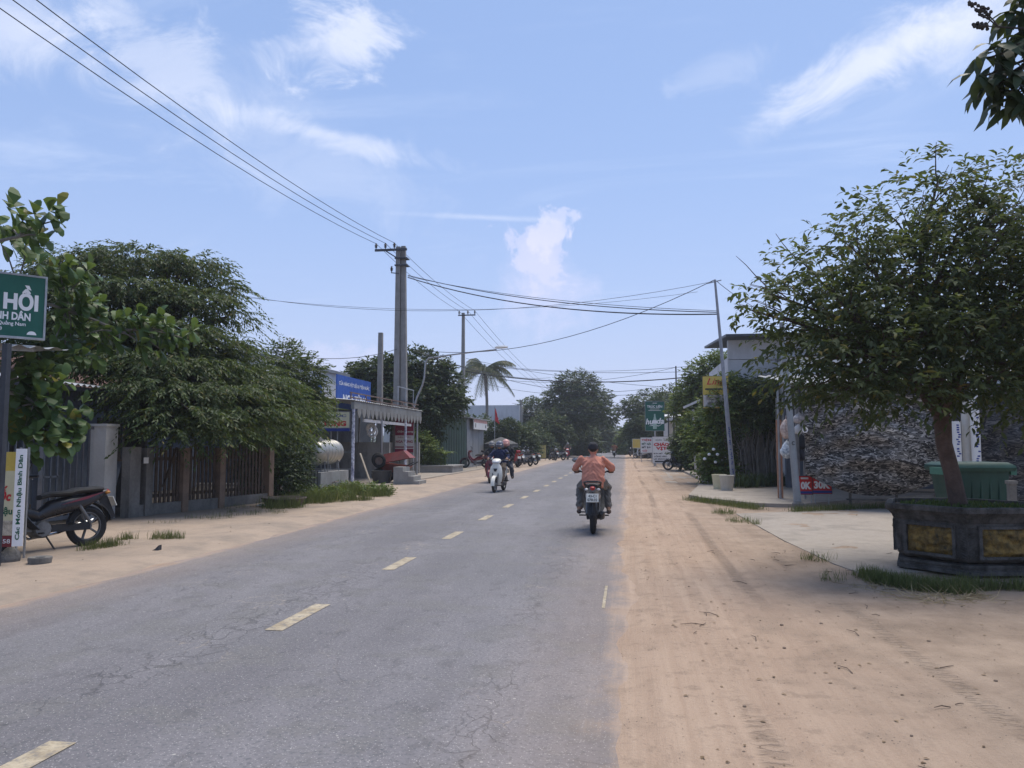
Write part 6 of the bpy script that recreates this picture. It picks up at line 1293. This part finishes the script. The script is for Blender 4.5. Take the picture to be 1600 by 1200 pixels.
# ------------------------------------------------------------------ POLES, LAMP, CABLES
M_pole = mat('concrete_pole', (.25, .24, .225), .9, .15, 3, .3, 30, dirt=(.15, .14, .13), dirt_amt=.5); M_ins = mat('insulator', (.07, .055, .05), .35, .2); M_wire = mat('cable_black', (.03, .03, .032), .6, .1)
def insul(p, root): return MB().lathe([(.02, 0), (.02, .05), (.065, .07), (.03, .10), (.075, .13), (.03, .16), (.08, .19), (.03, .23), (.045, .27), (.01, .29)], p, 10).build('insulator', M_ins, root)
Yp = 34.0; pt_ = AY(628, 384, Yp); pbx = V(pt_.x, Yp, 0)
dp = thing('double_pole', 'tall double concrete utility pole beside the hardware shop', 'utility pole', pbx)
MB().loft([[V(pbx.x-.16+x*s, Yp+y*s, z) for x, y in ((-.5, -.5), (.5, -.5), (.5, .5), (-.5, .5))] for s, z in ((.30, -.1), (.19, pt_.z-.05))]).build('pole', M_pole, dp)
MB().loft([[V(pbx.x+.20*(1-z/14)+x*s, Yp+.12+y*s, z) for x, y in ((-.5, -.5), (.5, -.5), (.5, .5), (-.5, .5))] for s, z in ((.30, -.1), (.19, pt_.z))]).build('pole', M_pole, dp)
zc = AY(600, 392, Yp).z; MB().bar((pbx.x-1.25, Yp-.14, zc), (pbx.x+.28, Yp-.14, zc), .09, .10).bar((pbx.x-.8, Yp-.14, zc), (pbx.x-.1, Yp-.14, zc-.45), .05, .05, up=(0, 1, 0)).build('crossarm', M_steeld, dp)
tops = []
for x in (-1.2, -.75, -.32): p = V(pbx.x+x, Yp-.14, zc+.05); insul(p, dp); tops.append(p+V(0, 0, .27))
p = V(pbx.x-.45, Yp-.1, zc-1.05); insul(p, dp); MB().bar(p+V(-.02, 0, -.02), (pbx.x-.1, Yp-.1, zc-1.12), .04, .04).build('bracket', M_steeld, dp)
for z in (zc-.42, zc-.75, 3.4): MB().span((pbx.x-.30, Yp-.17, z), (pbx.x+.30, Yp+.28, z+.05)).build('clamp_band', M_steeld, dp)
Y2 = 53.; p2 = AY(724, 489, Y2); b2 = V(p2.x, Y2, 0); up2 = thing('utility_pole', 'single concrete utility pole with crossarm beside the coconut palm', 'utility pole', b2)
MB().loft([[V(b2.x+x*s, Y2+y*s, z) for x, y in ((-.5, -.5), (.5, -.5), (.5, .5), (-.5, .5))] for s, z in ((.32, -.1), (.19, p2.z))]).build('pole', M_pole, up2)
zc2 = AY(724, 493, Y2).z; MB().bar((b2.x-.35, Y2-.12, zc2), (b2.x+.9, Y2-.12, zc2), .07, .08).build('crossarm', M_steeld, up2); t2 = []
for x in (-.28, .35, .85): p = V(b2.x+x, Y2-.12, zc2+.04); insul(p, up2); t2.append(p+V(0, 0, .27))
p3 = AY(595, 520, 36.5); stp = V(p3.x, 36.5, 0); tag(MB().loft([[V(stp.x+x*s, 36.5+y*s, z) for x, y in ((-.5, -.5), (.5, -.5), (.5, .5), (-.5, .5))] for s, z in ((.30, -.1), (.20, p3.z))]).build('bare_pole', M_pole, None, stp), 'bare shorter concrete pole left of the double utility pole', 'utility pole')
k_ = 0
for px, pyt, Y, wd, lab in [(814, 625, 78, .24, 'short concrete pole in front of the far white house'), (1056, 572, 50, .11, 'thin tall mast right of the green beer sign'), (1052, 608, 49, .12, 'shorter mast beside the thin tall mast'), (1044, 632, 51, .09, 'shortest thin mast at the low shop roof')]:
    c = AY(px, pyt, Y); tag(MB().tube([V(c.x, Y, 0), c], [wd/2*1.15, wd/2*.8], 8).build('mast', M_pole if k_ == 0 else M_steeld, None, V(c.x, Y, 0)), lab, 'pole'); k_ += 1
# street lamp on a crooked bracket
sl0 = V(*AY(646, 640, 36)[:2], 0); q = lambda a, c_: AY(a, c_, 36); la = thing('street_lamp', 'crooked grey street lamp arm reaching over the road', 'street lamp', sl0)
MB().tube([sl0, q(646, 640), q(651, 622), q(660, 602), q(663, 590), q(665, 566), q(669, 560), q(700, 555), q(740, 550), q(776, 546)], [.06, .05, .05, .05, .045, .045, .045, .04, .035, .03], 8).build('pole', M_steel, la)
l0 = q(781, 543); MB().loft([[l0+V(x, y*wd, z*hh+x*.03) for y, z in ((-1, 0), (-.7, .8), (0, 1), (.7, .8), (1, 0), (.6, -.5), (-.6, -.5))] for x, wd, hh in ((-.25, .05, .05), (-.1, .13, .09), (.2, .14, .09), (.38, .10, .05))]).build('lamp_head', M_white, la)
def cable(label, a, c, sag, r=.012, group='overhead cables', n=18):
    a = Vector(a); c = Vector(c); o3 = a.copy()
    return tag(MB().tube([a.lerp(c, i/n)-V(0, 0, 4*sag*(i/n)*(1-i/n)) for i in range(n+1)], r, 5, cap=False).build('overhead_cable', M_wire, None, o3), label, 'cable', group)
names = ['left', 'middle', 'right']
for i, tp in enumerate(tops):
    cable(f'{names[i]} one of three high wires running overhead to upper left corner', tp, V(tp.x-.15, -8, tp.z-.05), 1.15, .011)
    cable(f'{names[i]} one of three high wires between double pole and next pole', tp, t2[i], .25, .011)
    cable(f'{names[i]} one of three high wires beyond the second utility pole', t2[i], V(t2[i].x+3.0, 98, 7.6), .9, .012)
s0 = V(pbx.x+.3, Yp, AY(640, 430, Yp).z); e0 = q0.lerp(q1, .84)
cable('upper thick cable from double pole across road to leaning pole', s0, e0, .35, .016); cable('lower thick cable from double pole across road to leaning pole', s0+V(0, 0, -.10), e0+V(0, 0, -.06), .50, .022); cable('thin cable twisted along the thick cables across the road', s0+V(0, 0, -.05), e0+V(0, 0, .05), .28, .009)
cable('low drooping cable rising across the road to leaning pole top', AY(640, 545, Yp), q1, .95, .012)
cable('thin high cable from left tree over the road to leaning pole top', AY(378, 462, 26), q1+V(0, 0, -.05), .75, .007); cable('second thin high cable from left tree over the road', AY(378, 464, 26), AY(1090, 456, 27.5), .55, .006)
cable('short stay wire behind the leaning pole top', q1, AY(1175, 478, 30), .05, .010)
cable('cable from left treetops to double utility pole', AY(380, 540, 24), AY(622, 545, Yp), .45, .012)
for i, (l, r_, sg, w_) in enumerate([((645, 548, 34.5), (860, 590, 70), .5, .016), ((645, 545, 34.5), (1057, 598, 50), 1.2, .012), ((728, 570, 53), (1130, 578, 50), .35, .014), ((728, 580, 53), (1085, 588, 49), .55, .035), ((728, 585, 53), (1056, 574, 50), .75, .012), ((728, 560, 53), (1056, 606, 50), .3, .012), ((760, 600, 70), (1052, 612, 49), .6, .014), ((800, 630, 78), (1052, 625, 49), .5, .014), ((840, 640, 90), (1045, 640, 52), .4, .014), ((728, 565, 53), (1100, 570, 42), .5, .010), ((820, 640, 80), (1010, 620, 90), .8, .016)]):
    cable(['first', 'second', 'third', 'fourth and thickest', 'fifth', 'sixth', 'seventh', 'eighth', 'ninth', 'tenth', 'eleventh'][i]+' from the shop of low cables crossing the road beyond the double pole', AY(*l), AY(*r_), sg, w_)
# small loose things on the verge: pebbles, twigs, leaf scraps
vs, fs = [], []
N = 1500; X = .15+rng.random(N)**1.2*5.5; Yq = 2.3+rng.random(N)**1.6*14; a = rng.random(N)*2*PI; L = .005+.016*rng.random(N)**3; P = np.stack([X, Yq, zr(X, Yq)+.004], 1)
v, f = leaf_arrays(P, np.stack([np.cos(a), np.sin(a), .15*np.ones(N)], 1), np.tile(np.array([[0, 0, 1.]]), (N, 1)), L*2, L, 'oval', .25)
tag(raw_mesh('leaf_scraps', v, f, leafmat('dead_leaf', (.10, .065, .04), (.28, .20, .12), trans=.1, rough=.9)), 'dead leaf scraps and chips strewn on the right sandy verge', 'litter', kind='stuff')
b = MB()
for k in range(70):
    x = random.uniform(.4, 5); y = random.uniform(2.6, 11); z = float(zr(np.array(x), np.array(y)))+.006; a = random.uniform(0, PI); l = random.uniform(.04, .22); b.tube([(x, y, z), (x+l*.5*math.cos(a), y+l*.5*math.sin(a), z+.006), (x+l*math.cos(a+.2), y+l*math.sin(a+.2), z)], [.003, .003, .0015], 4)
tag(b.build('twigs', M_wood), 'thin twigs scattered on the right sandy verge', 'litter', kind='stuff')
b = MB()
for k in range(500):
    left = k % 4 == 0; x = random.uniform(-9, -5.9) if left else random.uniform(.1, 6); y = random.uniform(6, 26) if left else 2.2+random.random()**1.7*16; r_ = .003+.011*random.random()**4; z = float((zl if left else zr)(np.array(x), np.array(y))); b.ell((x, y, z+r_*.3), (r_*1.2, r_, r_*.7), 6, 4)
tag(b.build('pebbles', mat('pebble_brown', (.24, .18, .13), .95, .3, 20)), 'small pebbles scattered on both sandy verges', 'pebbles', kind='stuff')
# ------------------------------------------------------------------ humid haze
hm = bpy.data.materials.new('haze'); hm.use_nodes = True; hm.node_tree.nodes.clear(); t = NT(hm.node_tree)
pv = t.new('ShaderNodeVolumePrincipled'); pv.inputs['Color'].default_value = (.88, .92, 1.0, 1); pv.inputs['Density'].default_value = .0008; pv.inputs['Anisotropy'].default_value = .25
t.l.new(pv.outputs[0], t.new('ShaderNodeOutputMaterial').inputs['Volume'])
tag(MB().span((-1560, -1560, -1.2), (1560, 1560, 15)).build('haze', hm, sharp=0), 'pale humid haze in the air', 'haze', kind='stuff')
